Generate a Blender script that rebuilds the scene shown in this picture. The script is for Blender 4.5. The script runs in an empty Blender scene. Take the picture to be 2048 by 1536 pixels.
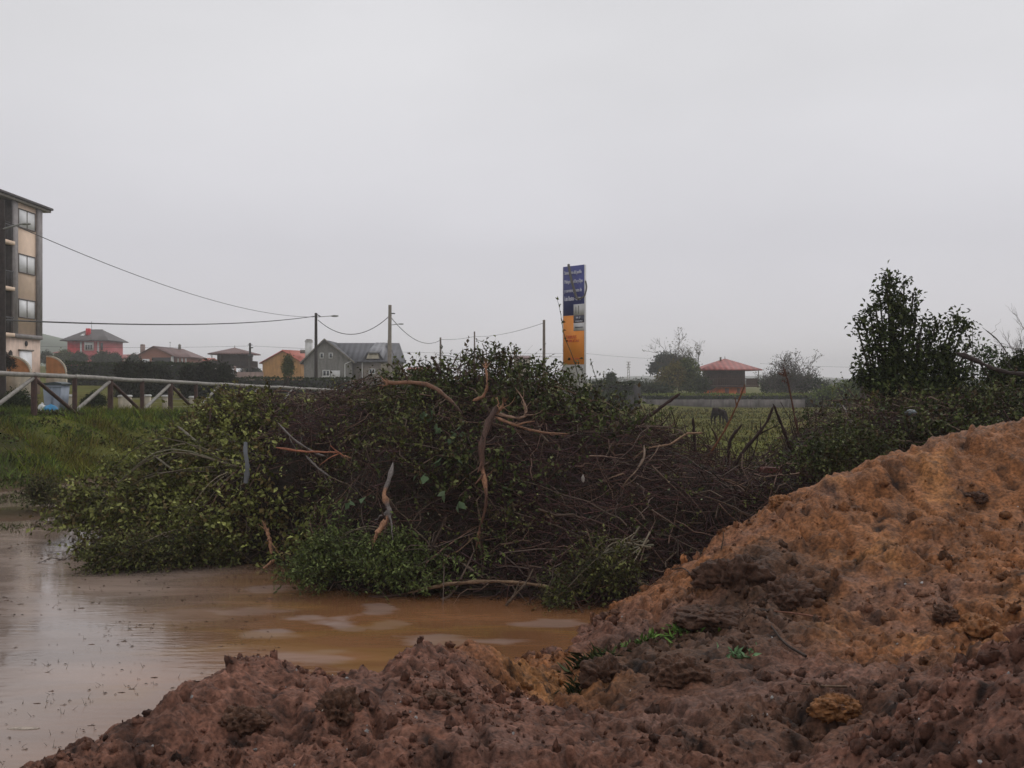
import bpy, math, random
import numpy as np
from mathutils import Vector, Matrix
C = bpy.context
scene = C.scene
COL = scene.collection
R = math.radians
# ------------------------------------------------------------------ camera, world, light
CZ, FX, HY = 2.2, 1991.0, 762.0
cam = bpy.data.cameras.new('camera'); cam.sensor_width = 36; cam.lens = 35
cam.clip_start = 0.05; cam.clip_end = 6000
cam.shift_y = -(768 - HY) / 2048.0
cam.dof.use_dof = False
co = bpy.data.objects.new('camera', cam); COL.objects.link(co)
co.location = (0, 0, CZ); co.rotation_euler = (R(90), 0, 0)
scene.camera = co
vs = scene.view_settings
scene.cycles.volume_bounces = 2
vs.view_transform = 'Standard'; vs.look = 'None'; vs.exposure = 0; vs.gamma = 1; vs.use_curve_mapping = False

world = bpy.data.worlds.new('World'); scene.world = world; world.use_nodes = True
nt = world.node_tree; nt.nodes.clear()
def N(t, typ, **kw):
    n = t.nodes.new(typ)
    for k, v in kw.items(): setattr(n, k, v)
    return n
out = N(nt, 'ShaderNodeOutputWorld'); bg = N(nt, 'ShaderNodeBackground')
sky = N(nt, 'ShaderNodeTexSky'); sky.sky_type = 'NISHITA'; sky.sun_disc = False
sky.sun_elevation = R(50); sky.sun_rotation = R(40)
bg.inputs['Strength'].default_value = 0.10
tc = N(nt, 'ShaderNodeTexCoord'); sep = N(nt, 'ShaderNodeSeparateXYZ')
nt.links.new(tc.outputs['Generated'], sep.inputs[0])
ramp = N(nt, 'ShaderNodeValToRGB')          # overcast cloud deck: dull at the horizon, brighter above
el = ramp.color_ramp.elements
el[0].position = 0.0; el[0].color = (8.0, 7.8, 8.15, 1)
el[1].position = 1.0; el[1].color = (7.3, 7.35, 7.45, 1)
e = el.new(0.06); e.color = (7.1, 6.95, 7.35, 1)
e = el.new(0.13); e.color = (6.6, 6.5, 6.9, 1)
e = el.new(0.30); e.color = (7.2, 7.15, 7.35, 1)
nt.links.new(sep.outputs['Z'], ramp.inputs[0])
mp = N(nt, 'ShaderNodeMapping'); mp.inputs['Scale'].default_value = (1.0, 1.0, 2.6)
nz = N(nt, 'ShaderNodeTexNoise'); nz.inputs['Scale'].default_value = 1.7; nz.inputs['Detail'].default_value = 4; nz.inputs['Roughness'].default_value = 0.45
nt.links.new(tc.outputs['Generated'], mp.inputs[0]); nt.links.new(mp.outputs[0], nz.inputs['Vector'])
mr = N(nt, 'ShaderNodeMapRange'); mr.inputs['From Min'].default_value = 0.3; mr.inputs['From Max'].default_value = 0.7
mr.inputs['To Min'].default_value = 0.90; mr.inputs['To Max'].default_value = 1.09
nt.links.new(nz.outputs['Fac'], mr.inputs[0])
mul = N(nt, 'ShaderNodeVectorMath', operation='SCALE')
nt.links.new(ramp.outputs[0], mul.inputs[0]); nt.links.new(mr.outputs[0], mul.inputs['Scale'])
mix = N(nt, 'ShaderNodeMix', data_type='RGBA'); mix.inputs['Factor'].default_value = 0.97
nt.links.new(sky.outputs[0], mix.inputs['A']); nt.links.new(mul.outputs[0], mix.inputs['B'])
nt.links.new(mix.outputs['Result'], bg.inputs['Color']); nt.links.new(bg.outputs[0], out.inputs[0])

sl = bpy.data.lights.new('sun', 'SUN'); sl.energy = 0.75; sl.angle = R(30); sl.color = (1, 0.96, 0.92)
so = bpy.data.objects.new('sun', sl); COL.objects.link(so)
_d = Vector((math.sin(R(40)) * math.cos(R(50)), math.cos(R(40)) * math.cos(R(50)), math.sin(R(50))))
so.rotation_euler = _d.to_track_quat('Z', 'Y').to_euler(); so.location = (0, 0, 30)

# ------------------------------------------------------------------ numpy helpers
def W(px, py, d):
    return np.array([(px - 1024) / FX * d, d, CZ - (py - HY) / FX * d], float)
def Wz(px, z, d):
    return np.array([(px - 1024) / FX * d, d, z], float)
def sstep(a, b, x):
    t = np.clip((x - a) / (b - a), 0, 1); return t * t * (3 - 2 * t)
def h2(ix, iy, s):
    h = (ix.astype(np.int64) * 374761393 + iy.astype(np.int64) * 668265263 + int(s) * 974634777) & 0xffffffff
    h = ((h ^ (h >> 13)) * 1274126177) & 0xffffffff
    h = ((h ^ (h >> 16)) * 2246822519) & 0xffffffff
    return ((h ^ (h >> 15)) & 0xffffff) / float(0x1000000)
def vnoise(x, y, s=0):
    ix = np.floor(x); iy = np.floor(y); fx = x - ix; fy = y - iy
    fx = fx * fx * (3 - 2 * fx); fy = fy * fy * (3 - 2 * fy)
    a = h2(ix, iy, s); b = h2(ix + 1, iy, s); c = h2(ix, iy + 1, s); d = h2(ix + 1, iy + 1, s)
    return (a + (b - a) * fx) * (1 - fy) + (c + (d - c) * fx) * fy
def fbm(x, y, o=4, s=0):
    r = 0; a = 1; t = 0
    for i in range(o):
        r = r + a * vnoise(x * 2 ** i + 17.3 * i, y * 2 ** i - 9.1 * i, s + i); t += a; a *= .5
    return r / t * 2 - 1
def h3(ix, iy, iz, s):
    h = (ix.astype(np.int64) * 374761393 + iy.astype(np.int64) * 668265263 + iz.astype(np.int64) * 2147483647 + int(s) * 974634777) & 0xffffffff
    h = ((h ^ (h >> 13)) * 1274126177) & 0xffffffff; h = ((h ^ (h >> 16)) * 2246822519) & 0xffffffff
    return ((h ^ (h >> 15)) & 0xffffff) / float(0x1000000)
def vnoise3(P, s=0):
    I = np.floor(P); f = P - I; f = f * f * (3 - 2 * f); r = 0
    for a in (0, 1):
        for b in (0, 1):
            for c in (0, 1):
                w = (f[..., 0] if a else 1 - f[..., 0]) * (f[..., 1] if b else 1 - f[..., 1]) * (f[..., 2] if c else 1 - f[..., 2])
                r = r + w * h3(I[..., 0] + a, I[..., 1] + b, I[..., 2] + c, s)
    return r
def fbm3(P, f, o=4, s=0):
    r = 0; a = 1; t = 0
    for i in range(o): r = r + a * vnoise3(P * f * 2 ** i + 13.7 * i, s + i); t += a; a *= .55
    return r / t * 2 - 1
def clods(x, y, cell, s, p=.6, rmin=.25, rmax=.6):
    """rounded lumps: highest dome over every point, in units of metres"""
    x, y = x + cell * (.30 * fbm(x / cell * 1.3, y / cell * 1.3, 3, s + 20) + .10 * fbm(x / cell * 6, y / cell * 6, 2, s + 24)), y + cell * (.30 * fbm(x / cell * 1.3 + 31, y / cell * 1.3, 3, s + 21) + .10 * fbm(x / cell * 6, y / cell * 6 + 9, 2, s + 25))
    gx = np.floor(x / cell); gy = np.floor(y / cell); H = np.zeros_like(x)
    for i in (-1, 0, 1):
        for j in (-1, 0, 1):
            cx, cy = gx + i, gy + j
            q = h2(cx, cy, s) < p
            rad = (rmin + (rmax - rmin) * h2(cx, cy, s + 3) ** 1.6) * cell
            dx = x - (cx + h2(cx, cy, s + 1)) * cell; dy = y - (cy + h2(cx, cy, s + 2)) * cell
            an = h2(cx, cy, s + 4) * 3.14; asp = .6 + .4 * h2(cx, cy, s + 5)
            u = dx * np.cos(an) + dy * np.sin(an); v = (-dx * np.sin(an) + dy * np.cos(an)) / asp
            k = 1 - (u * u + v * v) / (rad * rad)
            H = np.maximum(H, np.where(q & (k > 0), np.minimum(np.maximum(k, 0) ** .6, .25 + .75 * h2(cx, cy, s + 6)) * rad * .8, 0))
    return H
class RBF:
    def __init__(s, P, Z, c=.3, smooth=1e-3):
        s.P = np.array(P, float); s.c = c; n = len(P)
        A = s.k(s.P) - smooth * np.eye(n)
        A = np.block([[A, np.ones((n, 1))], [np.ones((1, n)), np.zeros((1, 1))]])
        s.w = np.linalg.solve(A, np.append(np.array(Z, float), 0))
    def k(s, Q):
        return np.sqrt(((Q[:, None] - s.P[None]) ** 2).sum(2) + s.c ** 2)
    def __call__(s, x, y):
        sh = np.shape(x); q = np.stack([np.ravel(x), np.ravel(y)], 1); o = np.empty(len(q))
        for i in range(0, len(q), 40000):
            o[i:i + 40000] = s.k(q[i:i + 40000]) @ s.w[:-1] + s.w[-1]
        return o.reshape(sh)
rng = np.random.default_rng(7)
def unit(v): return v / np.maximum(np.linalg.norm(v, axis=-1, keepdims=True), 1e-9)

class Geo:
    def __init__(s): s.V = []; s.F = []; s.Cc = []; s.M = []; s.n = 0
    def add(s, V, F, col=(.5, .5, .5), mat=0):
        V = np.asarray(V, float).reshape(-1, 3); F = np.asarray(F, int)
        col = np.asarray(col, float)
        if col.ndim == 1: col = np.tile(col, (len(V), 1))
        s.V.append(V); s.Cc.append(col); s.F.append((F + s.n, mat)); s.n += len(V)
    def build(s, name, mats, parent=None, smooth=False):
        V = np.concatenate(s.V); col = np.concatenate(s.Cc)
        if parent is not None: V = V - np.array(parent.matrix_basis.translation if parent.parent is None else parent['_abs'])
        sizes = np.concatenate([np.full(len(f), f.shape[1]) for f, m in s.F])
        idx = np.concatenate([f.ravel() for f, m in s.F]); mi = np.concatenate([np.full(len(f), m) for f, m in s.F])
        me = bpy.data.meshes.new(name)
        me.vertices.add(len(V)); me.vertices.foreach_set('co', V.astype(np.float32).ravel())
        me.loops.add(len(idx)); me.loops.foreach_set('vertex_index', idx.astype(np.int32))
        me.polygons.add(len(sizes))
        st = np.concatenate([[0], np.cumsum(sizes)[:-1]]).astype(np.int32)
        me.polygons.foreach_set('loop_start', st)
        me.polygons.foreach_set('material_index', mi.astype(np.int32))
        if smooth: me.polygons.foreach_set('use_smooth', np.ones(len(sizes), bool))
        ca = me.color_attributes.new('Col', 'FLOAT_COLOR', 'POINT')
        ca.data.foreach_set('color', np.concatenate([col, np.ones((len(col), 1))], 1).astype(np.float32).ravel())
        me.update(calc_edges=True); me.validate()
        if not isinstance(mats, (list, tuple)): mats = [mats]
        for m in mats: me.materials.append(m)
        o = bpy.data.objects.new(name, me); COL.objects.link(o)
        if parent is not None: o.parent = parent
        return o

def tubes(P, Rr, sides=4):
    P = np.asarray(P, float); Rr = np.asarray(Rr, float); n, k = P.shape[:2]
    T = unit(np.gradient(P, axis=1)); ref = np.where(np.abs(T[:, :1, 2:3]) > .9, np.array([1., 0, 0]), np.array([0, 0, 1.]))
    A = unit(np.cross(T, np.broadcast_to(ref, T.shape))); B = np.cross(T, A)
    a = np.arange(sides) / sides * 2 * np.pi
    V = P[:, :, None] + Rr[:, :, None, None] * (A[:, :, None] * np.cos(a)[:, None] + B[:, :, None] * np.sin(a)[:, None])
    i = np.arange(n)[:, None, None] * k * sides; j = np.arange(k - 1)[None, :, None] * sides; q = np.arange(sides)[None, None]
    q2 = (q + 1) % sides
    F = np.stack([i + j + q, i + j + q2, i + j + q2 + sides, i + j + q + sides], -1).reshape(-1, 4)
    return V.reshape(-1, 3), F, k * sides
def catmull(pts, n=12):
    pts = np.asarray(pts, float); P = np.vstack([2 * pts[0] - pts[1], pts, 2 * pts[-1] - pts[-2]])
    m = len(pts) - 1; o = []
    for t in np.linspace(0, m - 1e-6, n):
        i = int(t); f = t - i; a, b, c, d = P[i:i + 4]
        o.append(.5 * (2 * b + (c - a) * f + (2 * a - 5 * b + 4 * c - d) * f * f + (3 * b - a - 3 * c + d) * f ** 3))
    return np.array(o)
def twig_paths(p, d, L, K=5, bend=.35, wob=.06):
    n = len(p); t = np.linspace(0, 1, K)[None, :, None]
    b = rng.normal(size=(n, 1, 3)) * bend
    P = p[:, None] + L[:, None, None] * (d[:, None] * t + b * t * t * .5)
    P = P + rng.normal(size=(n, K, 3)) * (L[:, None, None] * wob) * (t > 0)
    return P
def pal(n, cols, jit=.2):
    cols = np.array(cols, float); c = cols[rng.integers(0, len(cols), n)]
    return np.clip(c * (1 + rng.normal(size=(n, 1)) * jit), .004, 1)
def add_twigs(g, P, r, cols, sides=3, mat=0, taper=.25, jit=.25):
    n, k = P.shape[:2]; Rr = r[:, None] * np.linspace(1, taper, k)[None]
    V, F, m = tubes(P, Rr, sides); g.add(V, F, np.repeat(pal(n, cols, jit), m, 0), mat)
def add_leaves(g, p, d, L, wr, cols, mat=0, jit=.25, upn=.6):
    n = len(p); d = unit(d); up = rng.normal(size=(n, 3)) * .7; up[:, 2] += upn
    s = unit(np.cross(d, up)); nn = np.cross(s, d); L = L[:, None]; w = L * wr
    fold = nn * L * .12
    V = np.stack([p, p + d * L * .45 + s * w / 2 + fold, p + d * L - nn * L * .1, p + d * L * .45 - s * w / 2 + fold], 1).reshape(-1, 3)
    i = np.arange(n)[:, None] * 4
    F = np.concatenate([i + [0, 1, 2], i + [0, 2, 3]])
    g.add(V, F, np.repeat(pal(n, cols, jit), 4, 0), mat)
def sprigs(g, p, d, L, nl, leaf, wr, tw_cols, lf_cols, tm=0, lm=1, r=.004, bend=.3, droop=0, jit=.25, K=4):
    """twigs with alternate leaves"""
    n = len(p)
    if n == 0: return
    P = twig_paths(p, unit(d), L, K, bend, .04)
    P[:, :, 2] -= droop * (L[:, None] * np.linspace(0, 1, K)[None] ** 2)
    add_twigs(g, P, np.full(n, r), tw_cols, 3, tm)
    t = (np.arange(nl) + .6) / nl; t = np.clip(t[None] + rng.normal(size=(n, nl)) * .05, .1, .999) * (K - 1)
    i = np.minimum(t.astype(int), K - 2); f = (t - i)[..., None]; ar = np.arange(n)[:, None]
    q = P[ar, i] * (1 - f) + P[ar, i + 1] * f; tg = unit(P[ar, i + 1] - P[ar, i])
    dd = tg * .6 + rng.normal(size=q.shape) * .55
    base = pal(n, lf_cols, jit); 
    q = q.reshape(-1, 3); dd = dd.reshape(-1, 3)
    ll = leaf * rng.uniform(.6, 1.25, len(q))
    m = len(q); d2 = unit(dd); up = rng.normal(size=(m, 3)) * .6; up[:, 2] += .7
    s = unit(np.cross(d2, up)); nn = np.cross(s, d2); l = ll[:, None]; w = l * wr; fold = nn * l * .12
    V = np.stack([q, q + d2 * l * .45 + s * w / 2 + fold, q + d2 * l - nn * l * .12, q + d2 * l * .45 - s * w / 2 + fold], 1).reshape(-1, 3)
    ii = np.arange(m)[:, None] * 4; F = np.concatenate([ii + [0, 1, 2], ii + [0, 2, 3]])
    lc = np.repeat(base, nl, 0) * rng.uniform(.75, 1.3, (m, 1)); g.add(V, F, np.repeat(lc, 4, 0), lm)
def sph(n):
    v = unit(rng.normal(size=(n, 3))); return v
def blob(g, c, r, col, mat=0, seed=0, amp=.25, nu=20, nv=12, power=1):
    """lumpy closed body"""
    u = np.linspace(0, 2 * np.pi, nu, endpoint=False); v = np.linspace(0, np.pi, nv)
    U, Vv = np.meshgrid(u, v); d = np.stack([np.cos(U) * np.sin(Vv), np.sin(U) * np.sin(Vv), np.cos(Vv)], -1)
    k = 1 + amp * fbm3(d + seed * .73, 1.6, 4, seed)
    P = np.array(c) + d * np.array(r) * k[..., None]
    i, j = np.meshgrid(np.arange(nv - 1), np.arange(nu), indexing='ij'); j2 = (j + 1) % nu
    F = np.stack([i * nu + j, (i + 1) * nu + j, (i + 1) * nu + j2, i * nu + j2], -1).reshape(-1, 4)
    g.add(P.reshape(-1, 3), F, col, mat)
def grid_faces(a, b):
    i, j = np.meshgrid(np.arange(a - 1), np.arange(b - 1), indexing='ij'); q = i * b + j
    return np.stack([q, q + 1, q + b + 1, q + b], -1).reshape(-1, 4)

# ------------------------------------------------------------------ tagging
def tag(o, label=None, cat=None, group=None, kind=None):
    if label: o['label'] = label
    if cat: o['category'] = cat
    if group: o['group'] = group
    if kind: o['kind'] = kind
    return o
def root(name, loc, label, cat, group=None):
    o = bpy.data.objects.new(name, None); COL.objects.link(o); o.empty_display_size = .3
    o.location = tuple(float(v) for v in loc); return tag(o, label, cat, group)

# ------------------------------------------------------------------ materials
def base_mat(name):
    m = bpy.data.materials.new(name); m.use_nodes = True; t = m.node_tree
    return m, t, t.nodes['Principled BSDF']
def mat(name, c, rough=.7, ns=6., amt=.25, bump=.0, bs=30., spec=.4, c2=None, metal=0., stain=0.):
    m, t, b = base_mat(name); b.inputs['Roughness'].default_value = rough; b.inputs['Specular IOR Level'].default_value = spec
    b.inputs['Metallic'].default_value = metal
    tcn = N(t, 'ShaderNodeTexCoord'); n = N(t, 'ShaderNodeTexNoise'); n.inputs['Scale'].default_value = ns; n.inputs['Detail'].default_value = 6
    t.links.new(tcn.outputs['Object'], n.inputs['Vector'])
    r = N(t, 'ShaderNodeValToRGB'); c = np.array(c)
    lo = c * (1 - amt); hi = np.array(c2) if c2 is not None else np.minimum(c * (1 + amt), 1)
    r.color_ramp.elements[0].position = .32; r.color_ramp.elements[1].position = .68
    r.color_ramp.elements[0].color = (*lo, 1); r.color_ramp.elements[1].color = (*hi, 1)
    t.links.new(n.outputs['Fac'], r.inputs[0]); last = r.outputs[0]
    if stain:
        mpn = N(t, 'ShaderNodeMapping'); mpn.inputs['Scale'].default_value = (2.2, 2.2, .35)
        n2 = N(t, 'ShaderNodeTexNoise'); n2.inputs['Scale'].default_value = 1.5; n2.inputs['Detail'].default_value = 5
        t.links.new(tcn.outputs['Object'], mpn.inputs[0]); t.links.new(mpn.outputs[0], n2.inputs['Vector'])
        r2 = N(t, 'ShaderNodeValToRGB'); r2.color_ramp.elements[0].position = .42; r2.color_ramp.elements[1].position = .7
        r2.color_ramp.elements[0].color = (0, 0, 0, 1); r2.color_ramp.elements[1].color = (stain,) * 3 + (1,)
        t.links.new(n2.outputs['Fac'], r2.inputs[0])
        mx = N(t, 'ShaderNodeMix', data_type='RGBA'); mx.inputs['B'].default_value = (*(c * .35), 1)
        t.links.new(r2.outputs[0], mx.inputs['Factor']); t.links.new(last, mx.inputs['A']); last = mx.outputs['Result']
    t.links.new(last, b.inputs['Base Color'])
    if bump:
        n3 = N(t, 'ShaderNodeTexNoise'); n3.inputs['Scale'].default_value = bs; n3.inputs['Detail'].default_value = 5
        t.links.new(tcn.outputs['Object'], n3.inputs['Vector'])
        bp = N(t, 'ShaderNodeBump'); bp.inputs['Strength'].default_value = bump; bp.inputs['Distance'].default_value = .02
        t.links.new(n3.outputs['Fac'], bp.inputs['Height']); t.links.new(bp.outputs[0], b.inputs['Normal'])
    return m
def attr_mat(name, rough=.5, spec=.4, ns=40., lo=.75, hi=1.25, bump=0., bs=60., trans=0.):
    m, t, b = base_mat(name); b.inputs['Roughness'].default_value = rough; b.inputs['Specular IOR Level'].default_value = spec
    a = N(t, 'ShaderNodeAttribute', attribute_name='Col'); tcn = N(t, 'ShaderNodeTexCoord')
    n = N(t, 'ShaderNodeTexNoise'); n.inputs['Scale'].default_value = ns; n.inputs['Detail'].default_value = 6
    t.links.new(tcn.outputs['Object'], n.inputs['Vector'])
    r = N(t, 'ShaderNodeMapRange'); r.inputs['From Min'].default_value = .3; r.inputs['From Max'].default_value = .7
    r.inputs['To Min'].default_value = lo; r.inputs['To Max'].default_value = hi
    t.links.new(n.outputs['Fac'], r.inputs[0])
    s = N(t, 'ShaderNodeVectorMath', operation='SCALE'); t.links.new(a.outputs['Color'], s.inputs[0]); t.links.new(r.outputs[0], s.inputs['Scale'])
    t.links.new(s.outputs[0], b.inputs['Base Color'])
    if bump:
        n3 = N(t, 'ShaderNodeTexNoise'); n3.inputs['Scale'].default_value = bs; n3.inputs['Detail'].default_value = 8; n3.inputs['Roughness'].default_value = .65
        t.links.new(tcn.outputs['Object'], n3.inputs['Vector'])
        bp = N(t, 'ShaderNodeBump'); bp.inputs['Strength'].default_value = bump; bp.inputs['Distance'].default_value = .02
        t.links.new(n3.outputs['Fac'], bp.inputs['Height']); t.links.new(bp.outputs[0], b.inputs['Normal'])
    return m
M = {}
M['leaf'] = attr_mat('leaf', .5, .09, 25, .8, 1.2)
M['far_leaf'] = attr_mat('far_leaf', .8, .1, 3, .75, 1.25)
M['twig'] = attr_mat('twig', .6, .14, 60, .65, 1.3)
M['grass'] = attr_mat('grass', .8, .03, 3, .7, 1.3)
M['litter'] = attr_mat('litter', .8, .2, 14, .4, 1.5, .8, 30)  # for the added light-blocking heap core, coloured as shaded twigs and litter
M['mud'] = attr_mat('mud', .55, .13, 38, .45, 1.55, .8, 45)
# terrain: grass field with worn patches
def terrain_mat():
    m, t, b = base_mat('field_grass'); b.inputs['Roughness'].default_value = .9; b.inputs['Specular IOR Level'].default_value = .03
    a = N(t, 'ShaderNodeAttribute', attribute_name='Col'); tcn = N(t, 'ShaderNodeTexCoord')
    n = N(t, 'ShaderNodeTexNoise'); n.inputs['Scale'].default_value = .35; n.inputs['Detail'].default_value = 10; n.inputs['Roughness'].default_value = .7
    t.links.new(tcn.outputs['Object'], n.inputs['Vector'])
    r = N(t, 'ShaderNodeMapRange'); r.inputs['From Min'].default_value = .3; r.inputs['From Max'].default_value = .7
    r.inputs['To Min'].default_value = .6; r.inputs['To Max'].default_value = 1.4; t.links.new(n.outputs['Fac'], r.inputs[0])
    s = N(t, 'ShaderNodeVectorMath', operation='SCALE'); t.links.new(a.outputs['Color'], s.inputs[0]); t.links.new(r.outputs[0], s.inputs['Scale'])
    t.links.new(s.outputs[0], b.inputs['Base Color'])
    n3 = N(t, 'ShaderNodeTexNoise'); n3.inputs['Scale'].default_value = 12; n3.inputs['Detail'].default_value = 6
    t.links.new(tcn.outputs['Object'], n3.inputs['Vector']); bp = N(t, 'ShaderNodeBump'); bp.inputs['Strength'].default_value = .6; bp.inputs['Distance'].default_value = .08
    t.links.new(n3.outputs['Fac'], bp.inputs['Height']); t.links.new(bp.outputs[0], b.inputs['Normal'])
    return m
M['terrain'] = terrain_mat()
def water_mat():
    m, t, b = base_mat('muddy_water')
    b.inputs['IOR'].default_value = 1.36; b.inputs['Specular IOR Level'].default_value = .75
    tcn = N(t, 'ShaderNodeTexCoord'); a = N(t, 'ShaderNodeAttribute', attribute_name='Col')
    mpn = N(t, 'ShaderNodeMapping'); mpn.inputs['Scale'].default_value = (.55, 1.5, 1)
    t.links.new(tcn.outputs['Object'], mpn.inputs[0])
    n = N(t, 'ShaderNodeTexNoise'); n.inputs['Scale'].default_value = 1.1; n.inputs['Detail'].default_value = 5; n.inputs['Distortion'].default_value = 1.2
    t.links.new(mpn.outputs[0], n.inputs['Vector'])
    r = N(t, 'ShaderNodeMapRange'); r.inputs['From Min'].default_value = .35; r.inputs['From Max'].default_value = .65
    r.inputs['To Min'].default_value = .88; r.inputs['To Max'].default_value = 1.14; t.links.new(n.outputs['Fac'], r.inputs[0])
    s = N(t, 'ShaderNodeVectorMath', operation='SCALE'); t.links.new(a.outputs['Color'], s.inputs[0]); t.links.new(r.outputs[0], s.inputs['Scale'])
    t.links.new(s.outputs[0], b.inputs['Base Color'])
    rr = N(t, 'ShaderNodeMapRange'); rr.inputs['From Min'].default_value = .4; rr.inputs['From Max'].default_value = .62
    rr.inputs['To Min'].default_value = .03; rr.inputs['To Max'].default_value = .16; t.links.new(n.outputs['Fac'], rr.inputs[0])
    t.links.new(rr.outputs[0], b.inputs['Roughness'])
    n2 = N(t, 'ShaderNodeTexNoise'); n2.inputs['Scale'].default_value = 9; n2.inputs['Detail'].default_value = 4
    mp2 = N(t, 'ShaderNodeMapping'); mp2.inputs['Scale'].default_value = (.5, 1.6, 1); t.links.new(tcn.outputs['Object'], mp2.inputs[0])
    t.links.new(mp2.outputs[0], n2.inputs['Vector'])
    bp = N(t, 'ShaderNodeBump'); bp.inputs['Strength'].default_value = .12; bp.inputs['Distance'].default_value = .02
    t.links.new(n2.outputs['Fac'], bp.inputs['Height']); t.links.new(bp.outputs[0], b.inputs['Normal'])
    return m
M['water'] = water_mat()
def tile_mat(name, c, along='X', scale=.9, rough=.6):
    """roof tiles: ribs running down the slope and courses across it"""
    m, t, b = base_mat(name); b.inputs['Roughness'].default_value = rough; tcn = N(t, 'ShaderNodeTexCoord')
    w = N(t, 'ShaderNodeTexWave', wave_type='BANDS', bands_direction=along); w.inputs['Scale'].default_value = scale; w.inputs['Distortion'].default_value = .6
    w.inputs['Detail'].default_value = 2; t.links.new(tcn.outputs['Object'], w.inputs['Vector'])
    n = N(t, 'ShaderNodeTexNoise'); n.inputs['Scale'].default_value = 1.8; n.inputs['Detail'].default_value = 8; t.links.new(tcn.outputs['Object'], n.inputs['Vector'])
    r = N(t, 'ShaderNodeValToRGB'); c = np.array(c)
    r.color_ramp.elements[0].color = (*(c * .55), 1); r.color_ramp.elements[1].color = (*np.minimum(c * 1.25, 1), 1)
    ad = N(t, 'ShaderNodeMath', operation='MULTIPLY_ADD'); ad.inputs[1].default_value = .45
    t.links.new(w.outputs['Fac'], ad.inputs[0]); t.links.new(n.outputs['Fac'], ad.inputs[2])
    sb = N(t, 'ShaderNodeMath', operation='SUBTRACT'); sb.inputs[1].default_value = .25
    t.links.new(ad.outputs[0], sb.inputs[0]); t.links.new(sb.outputs[0], r.inputs[0]); t.links.new(r.outputs[0], b.inputs['Base Color'])
    bp = N(t, 'ShaderNodeBump'); bp.inputs['Distance'].default_value = .05; t.links.new(w.outputs['Fac'], bp.inputs['Height']); t.links.new(bp.outputs[0], b.inputs['Normal'])
    return m
M['tile_red'] = tile_mat('tile_red', (.34, .085, .07), 'X', .45); M['tile_redY'] = tile_mat('tile_red_side', (.32, .085, .06), 'Y')
M['tile_bright'] = tile_mat('tile_bright', (.55, .13, .08), 'Y'); M['tile_brown'] = tile_mat('tile_brown', (.17, .085, .075))
M['tile_dark'] = tile_mat('tile_dark', (.07, .055, .055)); M['slate'] = tile_mat('slate', (.095, .095, .11), 'X', .5)
M['slate_light'] = tile_mat('slate_light', (.24, .24, .26), 'X', .5)
M['gutter'] = mat('gutter', (.19, .17, .14), .6)
M['peach'] = mat('peach_render', (.84, .64, .49), .85, 3, .05, .1, 40, stain=.08)
M['peach_light'] = mat('peach_light_render', (.74, .57, .47), .85, 3, .1, .2, 40, stain=.3)
M['grey_render'] = mat('grey_render', (.30, .275, .27), .85, 3, .15, .2, 40, stain=.3)
M['house_grey'] = mat('house_grey_block', (.235, .225, .21), .9, 5, .15, .5, 18, stain=.5)
M['house_taupe'] = mat('house_taupe_block', (.25, .215, .185), .9, 5, .15, .5, 18, stain=.4)
M['ochre'] = mat('ochre_render', (.52, .27, .09), .85, 2.5, .12, .2, 40, stain=.35)
M['orange_wall'] = mat('orange_render', (.85, .19, .035), .8, 2.5, .15, stain=.3)
M['terracotta'] = mat('terracotta_panel', (.45, .20, .075), .8, 3, .15, stain=.2)
M['red_wall'] = mat('red_render', (.62, .02, .035), .8, 3, .15, stain=.2)
M['pink_wall'] = mat('pink_render', (.52, .12, .13), .8, 3, .12, stain=.2)
M['brick'] = mat('brick_face', (.30, .12, .08), .85, 8, .3, .3, 30)
M['dusty_pink'] = mat('dusty_pink_wall', (.30, .21, .18), .85, 2, .2, stain=.5)
M['white'] = mat('white_paint', (.68, .67, .66), .5, 3, .08, stain=.15)
M['cream'] = mat('cream_render', (.52, .46, .36), .8, 4, .15, stain=.5)
M['shutter'] = mat('roller_shutter', (.85, .85, .86), .5, 2, .06)
M['dark'] = mat('shade_black', (.025, .022, .022), .8)  # near-black painted for the shade in openings, soffits and hedge cores
M['alu'] = mat('dark_window_frame', (.11, .09, .08), .5)
M['glass'] = mat('window_glass', (.05, .06, .07), .08, spec=.8)
M['recess'] = mat('shaded_recess_render', (.065, .055, .05), .8, 3, .3)  # recess shade put into the colour, together with a dark render
M['concrete'] = mat('concrete', (.26, .24, .22), .85, 2.5, .25, .4, 25, stain=.5)
M['wall_old'] = mat('stained_concrete_wall', (.165, .145, .135), .9, 1.2, .35, .4, 15, stain=.7)
M['pole_dark'] = mat('tarred_pole', (.035, .026, .022), .7, 8, .35, .3, 40)
M['pole_grey'] = mat('weathered_pole', (.18, .145, .12), .8, 8, .3, .3, 40)
M['pole_conc'] = mat('concrete_pole', (.27, .235, .20), .85, 4, .2, .3, 40)
M['cable'] = mat('black_cable', (.035, .034, .036), .5)
M['lamp'] = mat('lamp_housing', (.22, .22, .20), .4)
M['post_wood'] = mat('wet_post_wood', (.065, .032, .024), .6, 9, .4, .4, 50)
M['rail_wood'] = mat('grey_rail_wood', (.27, .25, .225), .6, 9, .25, .4, 50)
M['dark_wood'] = mat('dark_planks', (.055, .036, .030), .8, 6, .35, .4, 30)
M['brown_wood'] = mat('brown_planks', (.085, .042, .030), .8, 6, .35, .4, 30)
M['blue'] = mat('sign_blue', (.060, .068, .23), .45, 2, .12)
M['orange'] = mat('sign_orange', (.82, .275, .03), .45, 2, .06)
M['sign_white'] = mat('sign_white', (.60, .58, .58), .45, 2, .06, stain=.2)
M['sign_navy'] = mat('sign_navy', (.055, .055, .085), .45)
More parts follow.
